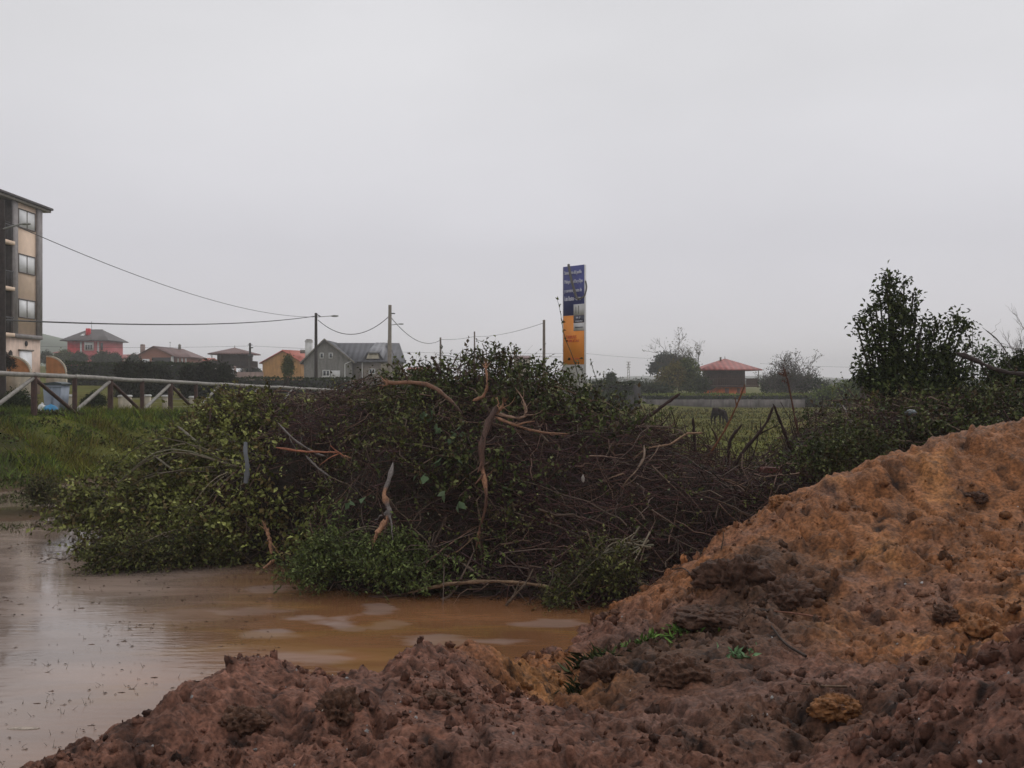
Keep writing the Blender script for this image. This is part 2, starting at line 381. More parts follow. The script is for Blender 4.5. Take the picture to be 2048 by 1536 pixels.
M['sign_text'] = mat('sign_lettering', (.72, .71, .80), .5); M['sign_red'] = mat('sign_red_lettering', (.62, .12, .03), .5)
M['bin'] = mat('bin_grey_blue', (.26, .30, .37), .45, 3, .15, stain=.3); M['bin_lid'] = mat('bin_lid', (.03, .045, .05), .4)
M['bag_blue'] = mat('blue_bag', (.03, .22, .42), .35, 9, .2, .5, 30); M['bag_dark'] = mat('dark_bag', (.02, .02, .025), .35, 9, .2, .5, 30)
M['bag_white'] = mat('white_bag', (.62, .62, .62), .4, 9, .15, .5, 30)
M['horse'] = mat('dark_bay_coat', (.016, .008, .007), .8, 6, .3, spec=.08)
M['hill'] = mat('hill_grass', (.10, .12, .085), .9, .02, .35)
M['plastic'] = mat('pale_plastic', (.20, .23, .24), .35, 9, .2)
M['clay_brick'] = mat('wet_brick', (.13, .045, .035), .6, 9, .25)
M['kerb'] = mat('pale_kerb', (.38, .36, .34), .85, 4, .2)
M['asphalt'] = mat('wet_asphalt', (.055, .055, .058), .35, 3, .2)

# ------------------------------------------------------------------ box-builder in a local frame
class MB:
    def __init__(s, o=(0, 0, 0), e=(1, 0)):
        s.o = np.array(o, float); e = np.array(e, float); e = e / np.linalg.norm(e)
        s.e = np.array([e[0], e[1], 0]); s.f = np.array([-e[1], e[0], 0]); s.g = Geo()
    def t(s, P):
        P = np.asarray(P, float).reshape(-1, 3); return s.o + P[:, :1] * s.e + P[:, 1:2] * s.f + P[:, 2:] * np.array([0, 0, 1.])
    def box(s, x0, x1, y0, y1, z0, z1):
        P = [(x, y, z) for z in (z0, z1) for y in (y0, y1) for x in (x0, x1)]
        s.g.add(s.t(P), [[0, 2, 3, 1], [4, 5, 7, 6], [0, 1, 5, 4], [1, 3, 7, 5], [3, 2, 6, 7], [2, 0, 4, 6]]); return s
    def prism(s, pts, y0, y1):
        """closed outline (x,z) pushed from y0 to y1"""
        n = len(pts); P = [(x, y0, z) for x, z in pts] + [(x, y1, z) for x, z in pts]; V = s.t(P); b = s.g
        b.add(V, [[i, (i + 1) % n, (i + 1) % n + n, i + n] for i in range(n)])
        c0 = len(V); V2 = np.vstack([V, V[:n].mean(0), V[n:].mean(0)])
        b.add(V2, [[2 * n, (i + 1) % n, i] for i in range(n)] + [[2 * n + 1, i + n, (i + 1) % n + n] for i in range(n)]); return s
    def slab(s, quad, th):
        """a sloping slab: four corners of the top face, thickness downwards"""
        q = np.array(quad, float); V = s.t(np.vstack([q, q - [0, 0, th]]))
        s.g.add(V, [[0, 1, 2, 3], [7, 6, 5, 4], [0, 4, 5, 1], [1, 5, 6, 2], [2, 6, 7, 3], [3, 7, 4, 0]]); return s
    def tri(s, t3, th):
        q = np.array(t3, float); V = s.t(np.vstack([q, q - [0, 0, th]]))
        s.g.add(V, [[0, 1, 2], [5, 4, 3]]); s.g.add(V, [[0, 3, 4, 1], [1, 4, 5, 2], [2, 5, 3, 0]]); return s
    def rod(s, a, b, r, r2=None, sides=8):
        V, F, _ = tubes(s.t([a, b])[None], np.array([[r, r2 if r2 else r]]), sides)
        s.g.add(V, F); n = sides; s.g.add(V, np.array([list(range(n))[::-1]])); s.g.add(V, np.array([list(range(n, 2 * n))])); return s
    def done(s, name, m, parent=None): return s.g.build(name, m, parent)
def sub(parent, absloc):
    parent['_abs'] = [float(v) for v in absloc]; return parent
# a child of a child: geometry is relative to the top object's origin, since parts sit at zero offset
def part(mb, name, m, parent):
    g = mb.g if isinstance(mb, MB) else mb
    top = parent
    while top.parent is not None: top = top.parent
    off = np.array(top.location)
    g.V = [v - off for v in g.V]
    o = g.build(name, m, None); o.parent = parent; return o

def window(parent, fr, x0, x1, z0, z1, y=0, mullions=1, frame='white', pane='glass', fw=.07, sill=None):
    f = MB(*fr); d0, d1 = y - .06, y + .03
    f.box(x0, x1, d0, d1, z0, z0 + fw).box(x0, x1, d0, d1, z1 - fw, z1).box(x0, x0 + fw, d0, d1, z0 + fw, z1 - fw).box(x1 - fw, x1, d0, d1, z0 + fw, z1 - fw)
    for i in range(mullions):
        c = x0 + (x1 - x0) * (i + 1) / (mullions + 1); f.box(c - fw * .45, c + fw * .45, d0, d1, z0 + fw, z1 - fw)
    w = part(f, 'window', M[frame], parent)
    part(MB(*fr).box(x0 + fw * .6, x1 - fw * .6, y - .03, y + .01, z0 + fw * .6, z1 - fw * .6), 'pane', M[pane], w)
    if sill: part(MB(*fr).box(x0 - .08, x1 + .08, y - .14, y + .02, z0 - .09, z0 - .003), 'sill', M[sill], w)
    return w
def single(mb, name, m, loc, label=None, cat=None, group=None, kind=None, smooth=False):
    g = mb.g if isinstance(mb, MB) else mb
    loc = np.array(loc, float); g.V = [v - loc for v in g.V]
    o = g.build(name, m, None, smooth); o.location = tuple(loc); return tag(o, label, cat, group, kind)

# ================================================================== THE SETTING
# ------------------------------------------------------------------ terrain
_pl = RBF([(-12.5, 26), (-9.5, 44.6), (-12, 18), (-20, 30), (-30, 60), (-30, 45), (-20, 110), (-15, 70), (-60, 170), (-82, 190), (-5, 60), (-30, 100), (-45, 120), (-19, 53), (-24, 46), (-18, 36), (-25, 65), (-120, 250), (-60, 300), (0, 300), (-40, 190), (-12, 10)],
          [1.29, .82, 1.4, 1.1, 1.25, 1.1, 1.3, .9, 3.2, 4.6, .5, 1.6, 2.3, .62, .75, .95, 1.2, 6, 3.0, 1.5, 2.6, 1.5], c=2)
def fence_x(y): return -12.48 + (y - 26) * .16
def ground(x, y):
    P = np.where(y < 320, _pl(x, np.minimum(y, 320)), 1.5)
    P = P * (1 - sstep(330, 900, y)) 
    Lo = -.32 + .36 * sstep(17.5, 23, y) - .5 * sstep(26, 60, y) + .46 * sstep(150, 700, y)
    Lo = np.maximum(Lo, np.where((y < 24) & (y > 10.4), -.3 + .36 * sstep(2.2, 3.0, x), -9))
    Lo = Lo + .37 * np.exp(-((x + 8.2) / 2.3) ** 2 - ((y - 16.6) / 2.3) ** 2) * (y < 30) + .05 * fbm(x * .8, y * .8, 4, 5) * (y < 60)
    w = 3.7 + np.maximum(0, y - 40) * .3
    s = sstep(0, 1, (x - fence_x(y) - .35 + .35 * fbm(x * .5, y * .5, 3, 8)) / w)
    return P * (1 - s) + Lo * s
az = np.radians(np.linspace(-62, 62, 420)); rr = np.geomspace(2.0, 1500, 420)
A, Rr_ = np.meshgrid(az, rr, indexing='ij'); X = Rr_ * np.sin(A); Y = Rr_ * np.cos(A) - 1.0; Z = ground(X, Y)
Z = Z + .06 * fbm(X * .6, Y * .6, 4, 2) * sstep(25, 60, Y)
g = Geo()
nn = fbm(X * .12, Y * .12, 5, 3)[..., None] * .5 + .5; n2 = fbm(X * 1.1, Y * 1.1, 4, 11)[..., None] * .5 + .5
colf = np.array([.115, .098, .022]) * (1 - nn) + np.array([.088, .098, .022]) * nn
mud = np.array([.10, .065, .045])
wet = (sstep(.16, -.02, Z) * (Y < 25))[..., None]
bank = (sstep(26, 22, Y))[..., None]
colf = colf * (1 - bank) + (np.array([.05, .075, .02]) * n2 + np.array([.07, .055, .025]) * (1 - n2)) * bank
colf = colf * (1 - wet) + mud * wet
g.add(np.stack([X, Y, Z], -1).reshape(-1, 3), grid_faces(*X.shape)[:, ::-1], colf.reshape(-1, 3))
single(g, 'ground', M['terrain'], (0, 0, 0), kind='structure', smooth=True)

# ------------------------------------------------------------------ water
xs = np.linspace(-15, 8, 420); ys = np.concatenate([np.linspace(-1, 5, 20), np.linspace(5.05, 13, 420), np.linspace(13.2, 24, 60)]); X, Y = np.meshgrid(xs, ys, indexing='ij')
g = Geo(); t = sstep(-4.1, -1.7, X + .5 * fbm(X * .9, Y * .5, 3, 31))[..., None]
cw = np.array([.245, .182, .150]) * (1 - t) + np.array([.200, .092, .042]) * t  # left side paler: mirrored sky painted into the muddy water colour
k = fbm(X * .7, Y * 1.9, 4, 12)[..., None]
cw = cw * (1 + .3 * k)
for px, py, rx, ry, a_ in [(640, 1238, 70, 9, .8), (690, 1250, 30, 12, .8), (545, 1270, 45, 9, .9), (760, 1217, 30, 9, .6), (770, 1248, 38, 9, .6), (560, 1180, 60, 12, .5), (900, 1280, 110, 10, .6), (1100, 1248, 60, 9, .5), (500, 1220, 60, 10, .4), (620, 1310, 60, 16, .5)]:  # pale sky reflections on ripples, painted into the water colour
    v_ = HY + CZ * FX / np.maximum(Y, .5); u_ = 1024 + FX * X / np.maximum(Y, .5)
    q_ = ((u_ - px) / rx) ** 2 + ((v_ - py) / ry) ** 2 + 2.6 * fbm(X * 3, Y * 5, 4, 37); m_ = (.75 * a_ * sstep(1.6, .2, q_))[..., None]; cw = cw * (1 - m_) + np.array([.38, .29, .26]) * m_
yl = sstep(.80, .95, 1 - np.abs(fbm(X * .55 + 3, Y * 1.3, 3, 77)))[..., None] * t
cw = cw * (1 - yl * .5) + np.array([.24, .13, .045]) * yl * .5
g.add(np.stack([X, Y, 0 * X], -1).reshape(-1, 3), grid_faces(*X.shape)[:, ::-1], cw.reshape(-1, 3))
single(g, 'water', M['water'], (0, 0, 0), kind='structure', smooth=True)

# ------------------------------------------------------------------ excavated soil bank
_mp = [(1150, 1262, 8.9), (1250, 1190, 8.9), (1330, 1140, 8.95), (1430, 1075, 9.0), (1500, 1035, 9.0), (1580, 990, 9.1), (1640, 960, 9.1), (1700, 932, 9.2), (1800, 903, 9.2), (1900, 876, 9.3), (1980, 849, 9.3), (2048, 828, 9.3), (2300, 755, 9.3), (2600, 700, 9.3),
       (1700, 1100, 8.0), (2048, 1000, 8.3), (1500, 1200, 7.4), (1900, 1200, 6.8), (2048, 1150, 6.8), (1750, 1300, 6.0), (1950, 1290, 5.2), (1700, 1440, 4.6), (1800, 1000, 8.6), (1600, 1090, 8.3), (2300, 1000, 7.6),
       (1500, 1110, 8.2), (1430, 1130, 8.1), (1300, 1190, 8.3), (1300, 1255, 7.3), (1360, 1300, 6.3), (1550, 1260, 6.6), (1250, 1255, 7.6), (1180, 1335, 6.6), (1080, 1400, 5.9), (1200, 1290, 7.2), (1100, 1300, 7.4), (1130, 1350, 6.7), (1040, 1370, 6.3),
       (1000, 1295, 6.4), (930, 1292, 6.4), (860, 1302, 6.2), (760, 1338, 6.0), (700, 1350, 5.9), (640, 1350, 5.9), (600, 1335, 5.95), (560, 1320, 6.0), (480, 1314, 5.9), (400, 1345, 5.5), (300, 1395, 5.1), (200, 1450, 4.75), (130, 1492, 4.45), (75, 1536, 4.25), (-60, 1600, 4.0),
       (500, 1450, 4.8), (900, 1450, 4.7), (1300, 1420, 5.2), (700, 1536, 4.2), (1200, 1536, 4.2), (1500, 1450, 4.7), (1550, 1536, 4.0), (300, 1500, 4.4),
       (2048, 1228, 3.6), (1980, 1265, 3.6), (1900, 1335, 3.6), (1750, 1445, 3.5), (1690, 1505, 3.4), (2048, 1450, 2.9), (1800, 1536, 3.0), (2300, 1130, 3.6), (2600, 1100, 3.6)]
Pm = [tuple(W(*q)) for q in _mp]
for px, py, d in [(1150, 1262, 8.9), (1330, 1140, 8.95), (1500, 1035, 9.0), (1640, 960, 9.1), (1800, 892, 9.2), (1980, 845, 9.3), (2300, 790, 9.3), (2600, 770, 9.3)]:
    q = W(px, py, d); Pm.append((q[0], q[1] + .5, q[2] - .16)); Pm.append((q[0], q[1] + 1.4, max(q[2] - 1.0, -.3))); Pm.append((q[0], q[1] + 2.6, -.35))
for px, py, d in [(1000, 1295, 6.4), (860, 1302, 6.2), (760, 1338, 6.0), (640, 1350, 5.9), (560, 1320, 6.0), (480, 1314, 5.9), (300, 1395, 5.1), (75, 1536, 4.25), (-60, 1600, 4.0)]:
    q = W(px, py, d); u = unit(np.array([q[0] - .4, q[1]])); 
    if px < 900: Pm.append((q[0] + u[0] * .75 - .15, q[1] + u[1] * .75, -.22))
    Pm.append((q[0] + u[0] * 1.5 - .3, q[1] + u[1] * 1.5, -.4))
for px, py, d in [(2048, 1228, 3.6), (1900, 1335, 3.6), (1750, 1445, 3.5), (2300, 1130, 3.6)]:
    q = W(px, py, d); Pm.append((q[0], q[1] + .55, q[2] - .4))
Pm += [(0, 1, .55), (-1.5, 1.6, .5), (1.5, 1.2, .8), (-3.2, 2.6, -.3), (-4.5, 1, -.4), (-4, 5, -.4), (0, -1, .5), (2, -1, .8), (6, 4, 1.5), (8, 7, 1.7), (-6, 8, -.5), (.3, 10.5, -.5), (-2, 10, -.5), (-3, 8, -.5), (9, 12.5, -.3), (-6, 3, -.5), (7, 12.5, -.3), (12, 9, 1.5)]
Pm = np.array(Pm); mound0 = RBF(Pm[:, :2], Pm[:, 2], c=.25, smooth=.004)
def region_col(x, y, z):
    """soil types: orange clay, purple-brown loam, grey-brown topsoil"""
    n = fbm(x * 1.3, y * 1.3, 4, 41) * .35; n3 = fbm(x * 6, y * 6, 4, 43)
    orange = np.array([.238, .097, .038]); purple = np.array([.172, .078, .052]); grey = np.array([.090, .046, .027]); pale = np.array([.40, .180, .060])
    px = 1024 + FX * x / np.maximum(y, .5)
    wg = np.exp(-((x - 1.35 - (y - 6.8) * .35) / .75) ** 2 - ((y - 6.9) / 1.05) ** 2) * 1.5 + .9 * np.exp(-((x - 2.0) / .4) ** 2 - ((y - 8.25) / .3) ** 2) + .7 * np.exp(-((x - 1.5) / .8) ** 2 - ((y - 5.0) / .7) ** 2) + n * .9
    wo = sstep(-.25, .25, (x - .55 * (9.0 - y) * .75 - .75) * .8 + n * .7)
    wo = np.maximum(wo, sstep(1.0, .55, np.hypot((x - .25) / .75, (y - 6.7) / 1.1) + n))
    wo = np.maximum(wo, sstep(.75, 1.0, x * .7 + y * .62 - 5.55 + n * .4) * (x > .3))
    near = sstep(4.15, 3.7, y + n * .8) * (x > .8)
    wo = wo * (1 - near); wgr = np.clip(wg, 0, 1) * (1 - near)
    c = purple * (1 - wo[..., None]) + orange * wo[..., None]
    pl_ = np.clip(sstep(.12, .5, fbm(x * 2.1, y * 2.1, 4, 47)) * wo * .5 + sstep(.9, .3, np.hypot((x - .3) / .45, (y - 6.5) / .6)) * .7, 0, 1)[..., None]
    c = c * (1 - pl_) + pale * pl_
    c = c * (1 - wgr[..., None]) + grey * wgr[..., None]
    dk = vnoise(x * 9, y * 9, 57) * .5 + vnoise(x * 21, y * 21, 58) * .5; pt_ = sstep(.1, .5, fbm(x * 7, y * 7, 3, 69)) * .5 + sstep(.1, .5, fbm(x * 17, y * 17, 3, 68)) * .4; c = c * ((.62 + .75 * dk) * (1 - pt_))[..., None] * (1 + .35 * n3[..., None])  # soil darkened inside pits: crevice shade put into the colour
    pk = sstep(.1, .6, fbm(x * 1.1 + 5, y * 2.6, 4, 53))[..., None] * .45   # rain-washed paler loam
    return np.clip(c * (1 - pk) + np.array([.20, .110, .085]) * pk, .006, .6), np.clip(wo, 0, 1)
def mound(x, y):
    z = mound0(x, y); _, wo = region_col(x, y, z)
    rough = .7 + .45 * sstep(-.3, .3, fbm(x * .9, y * .9, 3, 61)) + .25 * wo
    z = z + .05 * fbm(x * 1.6, y * 1.6, 4, 62) + .07 * (1 - np.abs(fbm(x * 1.3 + 7, y * 1.7, 4, 66)) * 2.2) * sstep(-.2, .4, fbm(x * .7, y * .7, 2, 59)) - .03
    bil = lambda f, s_: 1 - np.abs(fbm(x * f + z * f * .5, y * f + z * f * .5, 3, s_)) * 2
    sm = .45 + .55 * sstep(-.25, .2, fbm(x * 1.7 + 3, y * 2.3, 3, 60)); z = z + .05 * bil(3, 63) + sm * (.026 * bil(8, 64) + .020 * fbm(x * 11, y * 11, 3, 54) + .011 * bil(19, 65) + .012 * fbm(x * 24, y * 24, 3, 55) + .012 * fbm(x * 42, y * 42, 3, 67) + .006 * fbm(x * 110, y * 110, 2, 68)) - .075
    z = z + (.35 + .65 * sm) * rough * (.46 * clods(x, y, .42, 71, .35) + .62 * clods(x + z, y, .2, 81, .45) + .55 * clods(x, y + z, .095, 91, .45) + .6 * clods(x, y + z, .045, 101, .5) + .6 * clods(x + z, y, .022, 111, .5)) 
    pit = sstep(.25, .6, fbm(x * 7, y * 7, 3, 69)); z = z - .05 * pit * rough * sm
    gul = np.abs(fbm(x * 1.9 + .35 * y, y * .8, 3, 121))                                # rain rills
    return z - .05 * sstep(.09, 0, gul)
az = np.radians(np.linspace(-50, 56, 1150)); rr = np.geomspace(1.3, 12.6, 640)
A, Rr_ = np.meshgrid(az, rr, indexing='ij'); X = Rr_ * np.sin(A); Y = Rr_ * np.cos(A); Z = mound(X, Y)
cm, _ = region_col(X, Y, Z)
g = Geo(); F = grid_faces(*X.shape)[:, ::-1]; zf = Z.ravel(); keep = zf[F].max(1) > -.12
g.add(np.stack([X, Y, Z], -1).reshape(-1, 3), F[keep], cm.reshape(-1, 3))
single(g, 'soil_bank', M['mud'], (0, 0, 0), kind='structure', smooth=True)

def lump(g, c, r, col, seed, nu=10, nv=7, amp=.35):
    blob(g, c, r, col, 0, seed, amp, nu, nv)
# loose crumbs of soil and small stones lying on the bank (nobody could count them)
g = Geo(); n = 26000
th = np.radians(rng.uniform(-34, 40, n)); rd = np.exp(rng.uniform(np.log(3.2), np.log(9.6), n)); X = rd * np.sin(th); Y = rd * np.cos(th)
Z = mound(X, Y); cc, _ = region_col(X, Y, Z); ok = (Z > .02) & (rng.random(n) < sstep(-.15, .45, fbm(X * 1.4, Y * 1.4, 4, 58)) + .12)
X, Y, Z, cc = X[ok], Y[ok], Z[ok], cc[ok]; n = len(X)
base = Geo(); blob(base, (0, 0, 0), (1, 1, 1), (1, 1, 1), 0, 3, .4, 8, 6); BV = base.V[0]; BF = base.F[0][0]
sz = np.where(rng.random(n) < .28, rng.uniform(.35, 1, n) ** 3.2 * .036, rng.uniform(.4, 1, n) ** 2 * .0105) * (.6 + Y / 11)
an = rng.uniform(0, 6.28, n); ca, sa = np.cos(an), np.sin(an)
V = BV[None] * (1 + .28 * rng.normal(size=(n, len(BV), 1)).clip(-1.6, 1.6)) * (sz[:, None] * rng.uniform(.55, 1.25, (n, 3)))[:, None]
V = np.stack([V[..., 0] * ca[:, None] - V[..., 1] * sa[:, None], V[..., 0] * sa[:, None] + V[..., 1] * ca[:, None], V[..., 2]], -1)
V = V + np.stack([X, Y, Z + sz * .25], -1)[:, None]
cc = cc * rng.uniform(.55, 1.15, (n, 1)); st = (rng.random(n) < .05) & (sz < .010); cc[st] = rng.uniform(.3, .55, (st.sum(), 1)) * np.array([1, .97, .95])
F = (BF[None] + (np.arange(n) * len(BV))[:, None, None]).reshape(-1, 4)
g.add(V.reshape(-1, 3), F, np.repeat(cc, len(BV), 0))
single(g, 'soil_crumbs', M['mud'], (0, 0, 0), 'loose wet crumbs of soil and small stones over the earth bank', 'soil crumbs', kind='stuff')
def on_mound(px, py):
    """the point of the bank seen at a pixel of the photograph (used once, to place things on real ground)"""
    d = np.linspace(3.0, 9.6, 900); x = (px - 1024) / FX * d; z = CZ - (py - HY) / FX * d
    h = mound(x, d); m = h >= z; k = int(np.argmax(m)) if m.any() else int(np.argmin(z - h)); return np.array([x[k], d[k], h[k]])
def clod(px, py, rx, ry, rz, col, label, seed, name='earth_clod', sink=.35, group='large clods on the soil bank'):
    p = on_mound(px, py); g = Geo(); c = p + [0, ry * .5, rz * (.15 - sink * .5)]
    u = np.linspace(0, 2 * np.pi, 110, endpoint=False); v = np.linspace(0, np.pi, 60); U, Vv = np.meshgrid(u, v)
    d = np.stack([np.cos(U) * np.sin(Vv), np.sin(U) * np.sin(Vv), np.cos(Vv)], -1)
    q = d * np.array([rx, ry, rz]) / ((rx + rz) / 2); k = .85 + .7 * fbm3(q + seed * .37, 1.3, 6, seed) + .22 * (1 - 2.5 * np.abs(fbm3(q + seed * .91, 3.2, 3, seed + 5)))
    P = c + d * np.array([rx, ry, rz]) * k[..., None]
    nu, nv = 110, 60; i, j = np.meshgrid(np.arange(nv - 1), np.arange(nu), indexing='ij'); j2 = (j + 1) % nu
    F = np.stack([i * nu + j, (i + 1) * nu + j, (i + 1) * nu + j2, i * nu + j2], -1).reshape(-1, 4)
    cn = np.array(col) * (1 + .5 * fbm3(d + seed, 5, 4, seed))[..., None]
    g.add(P.reshape(-1, 3), F, cn.reshape(-1, 3)); return single(g, name, M['mud'], c - [0, 0, rz * .5], label, 'clod', group, smooth=True)
PUR, GRY, ORG = (.095, .048, .030), (.075, .038, .024), (.25, .11, .045)
clod(672, 1440, .13, .13, .13, PUR, 'rounded brown clod at the waterside crest of the near bank', 1)
clod(480, 1452, .12, .10, .07, PUR, 'low dark clod on the left shoulder of the near bank', 2)
clod(880, 1410, .12, .10, .06, PUR, 'flat dark clod in the middle of the near bank', 3)
clod(1480, 1172, .30, .26, .23, GRY, 'dark root-filled sod block sitting on the orange slope', 4, 'sod_block', .3)
clod(1585, 1205, .26, .22, .16, GRY, 'long dark sod slumping right of the root-filled block', 5, 'sod_block', .5)
clod(1975, 1270, .13, .13, .10, ORG, 'large orange clay clod beside the grey mound at right', 6)
clod(1900, 1240, .10, .09, .07, PUR, 'brown clod in the hollow left of the large orange clay clod', 7)
clod(1680, 1425, .12, .10, .06, (.20, .088, .034), 'orange clay lump in the hollow below the dark soil', 8)
clod(1370, 1360, .17, .14, .11, PUR, 'brown lump above the dark cleft in the middle of the bank', 9)
clod(1560, 1008, .09, .08, .06, ORG, 'orange clod standing on the ridge line', 10)
clod(1955, 1000, .10, .09, .06, GRY, 'dark clod high on the orange slope at right', 12)
clod(1210, 1365, .15, .13, .12, GRY, 'dark grassy sod at the foot of the orange gully', 13, 'sod_block')
clod(1010, 1290, .12, .10, .06, ORG, 'orange lump at the water edge', 14)
clod(1430, 1240, .3, .2, .08, GRY, 'low grey topsoil lump below the dark sod blocks', 15, 'sod_block', .6)

# ------------------------------------------------------------------ heap of grubbed-up brush: its overall form
_hp = [(300, 950, 15.5), (330, 905, 16.0), (380, 850, 16.6), (440, 805, 16.5), (500, 785, 16), (560, 792, 15.5), (610, 782, 15), (700, 775, 14.5), (760, 742, 14), (800, 748, 13.8), (850, 735, 13.5), (890, 712, 13.3), (935, 700, 13.2), (985, 700, 13.2), (1040, 720, 13.2), (1100, 728, 13.2), (1140, 758, 13.2), (1185, 775, 13.2), (1220, 808, 13), (1260, 832, 13), (1310, 842, 12.8), (1350, 860, 12.7), (1400, 885, 12.6), (1460, 912, 12.5), (1530, 925, 12.5), (1570, 880, 12.8), (1600, 832, 13.2), (1700, 826, 13.5), (1800, 805, 13.8), (1900, 800, 14), (2048, 775, 14), (2200, 760, 14), (2400, 755, 14),
       (900, 950, 11.0), (700, 950, 11.4), (1100, 960, 11.0), (1250, 1000, 11.0), (1400, 1020, 11.0), (560, 950, 12.2), (450, 950, 13.2), (350, 980, 13.8), (800, 1080, 10.6), (1050, 1090, 10.4), (620, 1060, 11.2), (850, 830, 12.0), (1000, 830, 11.9), (700, 850, 12.6), (1150, 870, 11.9), (400, 860, 14.5), (520, 870, 14.0), (1560, 1000, 11.2), (1700, 930, 11.8), (1900, 880, 12.2), (2100, 860, 12.2)]
Ph = [tuple(W(*q)) for q in _hp]
for px, py, d in _hp[:33]:
    q = W(px, py, d); Ph.append((q[0] * 1.03, q[1] + .9, q[2] - .3)); Ph.append((q[0] * 1.05, q[1] + 2.4, .0))
_base = [(200, 1040, 15.2), (120, 1040, 15.2), (250, 1150, 11.5), (380, 1135, 11.8), (560, 1132, 11.9), (600, 1168, 10.8), (800, 1192, 10.2), (1000, 1200, 10.0), (1150, 1222, 9.6), (1280, 1210, 9.7)]
for px, py, d in _base: q = W(px, py, d); Ph.append((q[0], q[1], 0.05)); Ph.append((q[0] * 1.0, q[1] - .7, -.4))
Ph += [(2.2, 10.3, .1), (3.2, 10.6, .1), (5, 10.8, .15), (7, 11, .2), (9, 11, .2), (-7.5, 17, 0), (-7.2, 19.5, 0), (-4.8, 11, -.3), (-6.6, 13.5, -.2)]
Ph = np.array(Ph); heap0 = RBF(Ph[:, :2], Ph[:, 2], c=.25, smooth=.004)
def heap(x, y):
    z = heap0(x, y); return z - .20 * sstep(1.6, 2.5, z) + (.20 * fbm(x * 1.3, y * 1.3, 4, 131) + .06) * sstep(0, .5, z)
xs = np.linspace(-8.5, 10.5, 330); ys = np.linspace(9, 20, 240); X, Y = np.meshgrid(xs, ys, indexing='ij')
HZ = heap(X, Y); gx, gy = np.gradient(HZ, xs, ys)
brush = root('brush_pile', (0, 12.5, 0), 'long dark heap of uprooted bushes and brambles at the flooded edge', 'brush pile')
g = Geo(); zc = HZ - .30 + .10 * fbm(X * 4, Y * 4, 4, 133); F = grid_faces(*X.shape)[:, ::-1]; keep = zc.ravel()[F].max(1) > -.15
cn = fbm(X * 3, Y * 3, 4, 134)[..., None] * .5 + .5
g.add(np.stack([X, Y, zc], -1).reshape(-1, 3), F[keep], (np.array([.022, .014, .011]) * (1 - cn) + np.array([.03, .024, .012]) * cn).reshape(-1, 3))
part(g, 'shaded_litter_core', M['litter'], brush)  # core added to block light, coloured as shaded twigs and dark litter
# candidate points on the heap, weighted by surface area facing out
area = np.sqrt(1 + gx ** 2 + gy ** 2) * (HZ > .03) * (Y < 17.5)
vis = np.clip((gy * 1.0 + .35), .12, 1.6)              # the flank facing the road and camera carries most growth
pr = (area * vis).ravel(); pr = pr / pr.sum(); dx, dy = xs[1] - xs[0], ys[1] - ys[0]
def heap_pts(n, cond=None):
    i = rng.choice(len(pr), n, p=pr); x = X.ravel()[i] + rng.uniform(-.5, .5, n) * dx; y = Y.ravel()[i] + rng.uniform(-.5, .5, n) * dy
    z = heap(x, y); nrm = unit(np.stack([-gx.ravel()[i], -gy.ravel()[i], np.ones(n)], -1)); p = np.stack([x, y, z], -1)
    u = 1024 + FX * x / y; v = HY + FX * (CZ - z) / y
    if cond is not None:
        k = cond(u, v, p); p, nrm, u, v = p[k], nrm[k], u[k], v[k]
    return p, nrm, u, v
# where greenery lies on the heap: (centre, size, strength, kind)
_gb = [(880, 730, 150, 45, 1.3, 0), (1000, 740, 180, 55, 1.3, 0), (1100, 790, 160, 60, 1.0, 0), (760, 830, 110, 80, 1.2, 1), (850, 860, 110, 90, .8, 1), (640, 950, 90, 120, .35, 1), (450, 850, 120, 80, .9, 2), (330, 950, 150, 100, 1.0, 2), (250, 1050, 140, 80, 1.1, 2), (480, 1040, 120, 80, .9, 2), (900, 920, 130, 80, .5, 0), (1180, 820, 90, 50, .9, 0),
       (700, 1120, 130, 60, 1.1, 3), (850, 1130, 110, 50, .8, 3), (1150, 1130, 120, 70, .6, 1), (1000, 1060, 140, 60, .3, 1), (1680, 915, 90, 45, .8, 0), (1820, 880, 120, 70, .9, 0), (1950, 830, 140, 70, 1.0, 0), (1900, 780, 160, 50, .6, 1), (540, 900, 60, 60, .3, 2), (1450, 960, 200, 60, .15, 1), (1350, 1060, 150, 60, .25, 1)]
def green(u, v):
    o = np.zeros_like(u)
    for cx, cy, sx, sy, a, k in _gb: o = np.maximum(o, a * np.exp(-((u - cx) / sx) ** 2 - ((v - cy) / sy) ** 2))
    return o
BR = [(.055, .028, .022), (.080, .042, .032), (.034, .019, .016), (.11, .062, .042), (.06, .030, .032), (.04, .028, .018)]
RED = [(.085, .036, .034), (.110, .050, .044), (.052, .024, .026), (.075, .042, .046), (.15, .08, .07)]
GRN = [[(.058, .074, .020), (.080, .098, .028), (.036, .048, .016), (.11, .12, .045), (.07, .05, .025)],
       [(.090, .098, .026), (.055, .064, .020), (.125, .130, .042), (.080, .062, .028)],
       [(.150, .160, .040), (.090, .098, .024), (.23, .24, .075), (.120, .090, .035)],
       [(.105, .135, .038), (.150, .185, .062), (.070, .092, .028)]]
g = Geo()
p, nm, u, v = heap_pts(15000)
d = unit(nm * .25 + rng.normal(size=p.shape) * [.9, .6, .55]); L = rng.uniform(.25, 1.1, len(p))
def tame(P, r, lim=.16):
    h = P[..., 2] - heap(P[..., 0], P[..., 1]); k = h.max(1) < lim + .22 * rng.random(len(P)) ** 6; return P[k], r[k]
add_twigs(g, *tame(twig_paths(p - nm * rng.uniform(0, .22, (len(p), 1)) - d * L[:, None] * .4, d, L, 6, .5, .03), rng.uniform(.003, .010, len(p))), BR, 3)
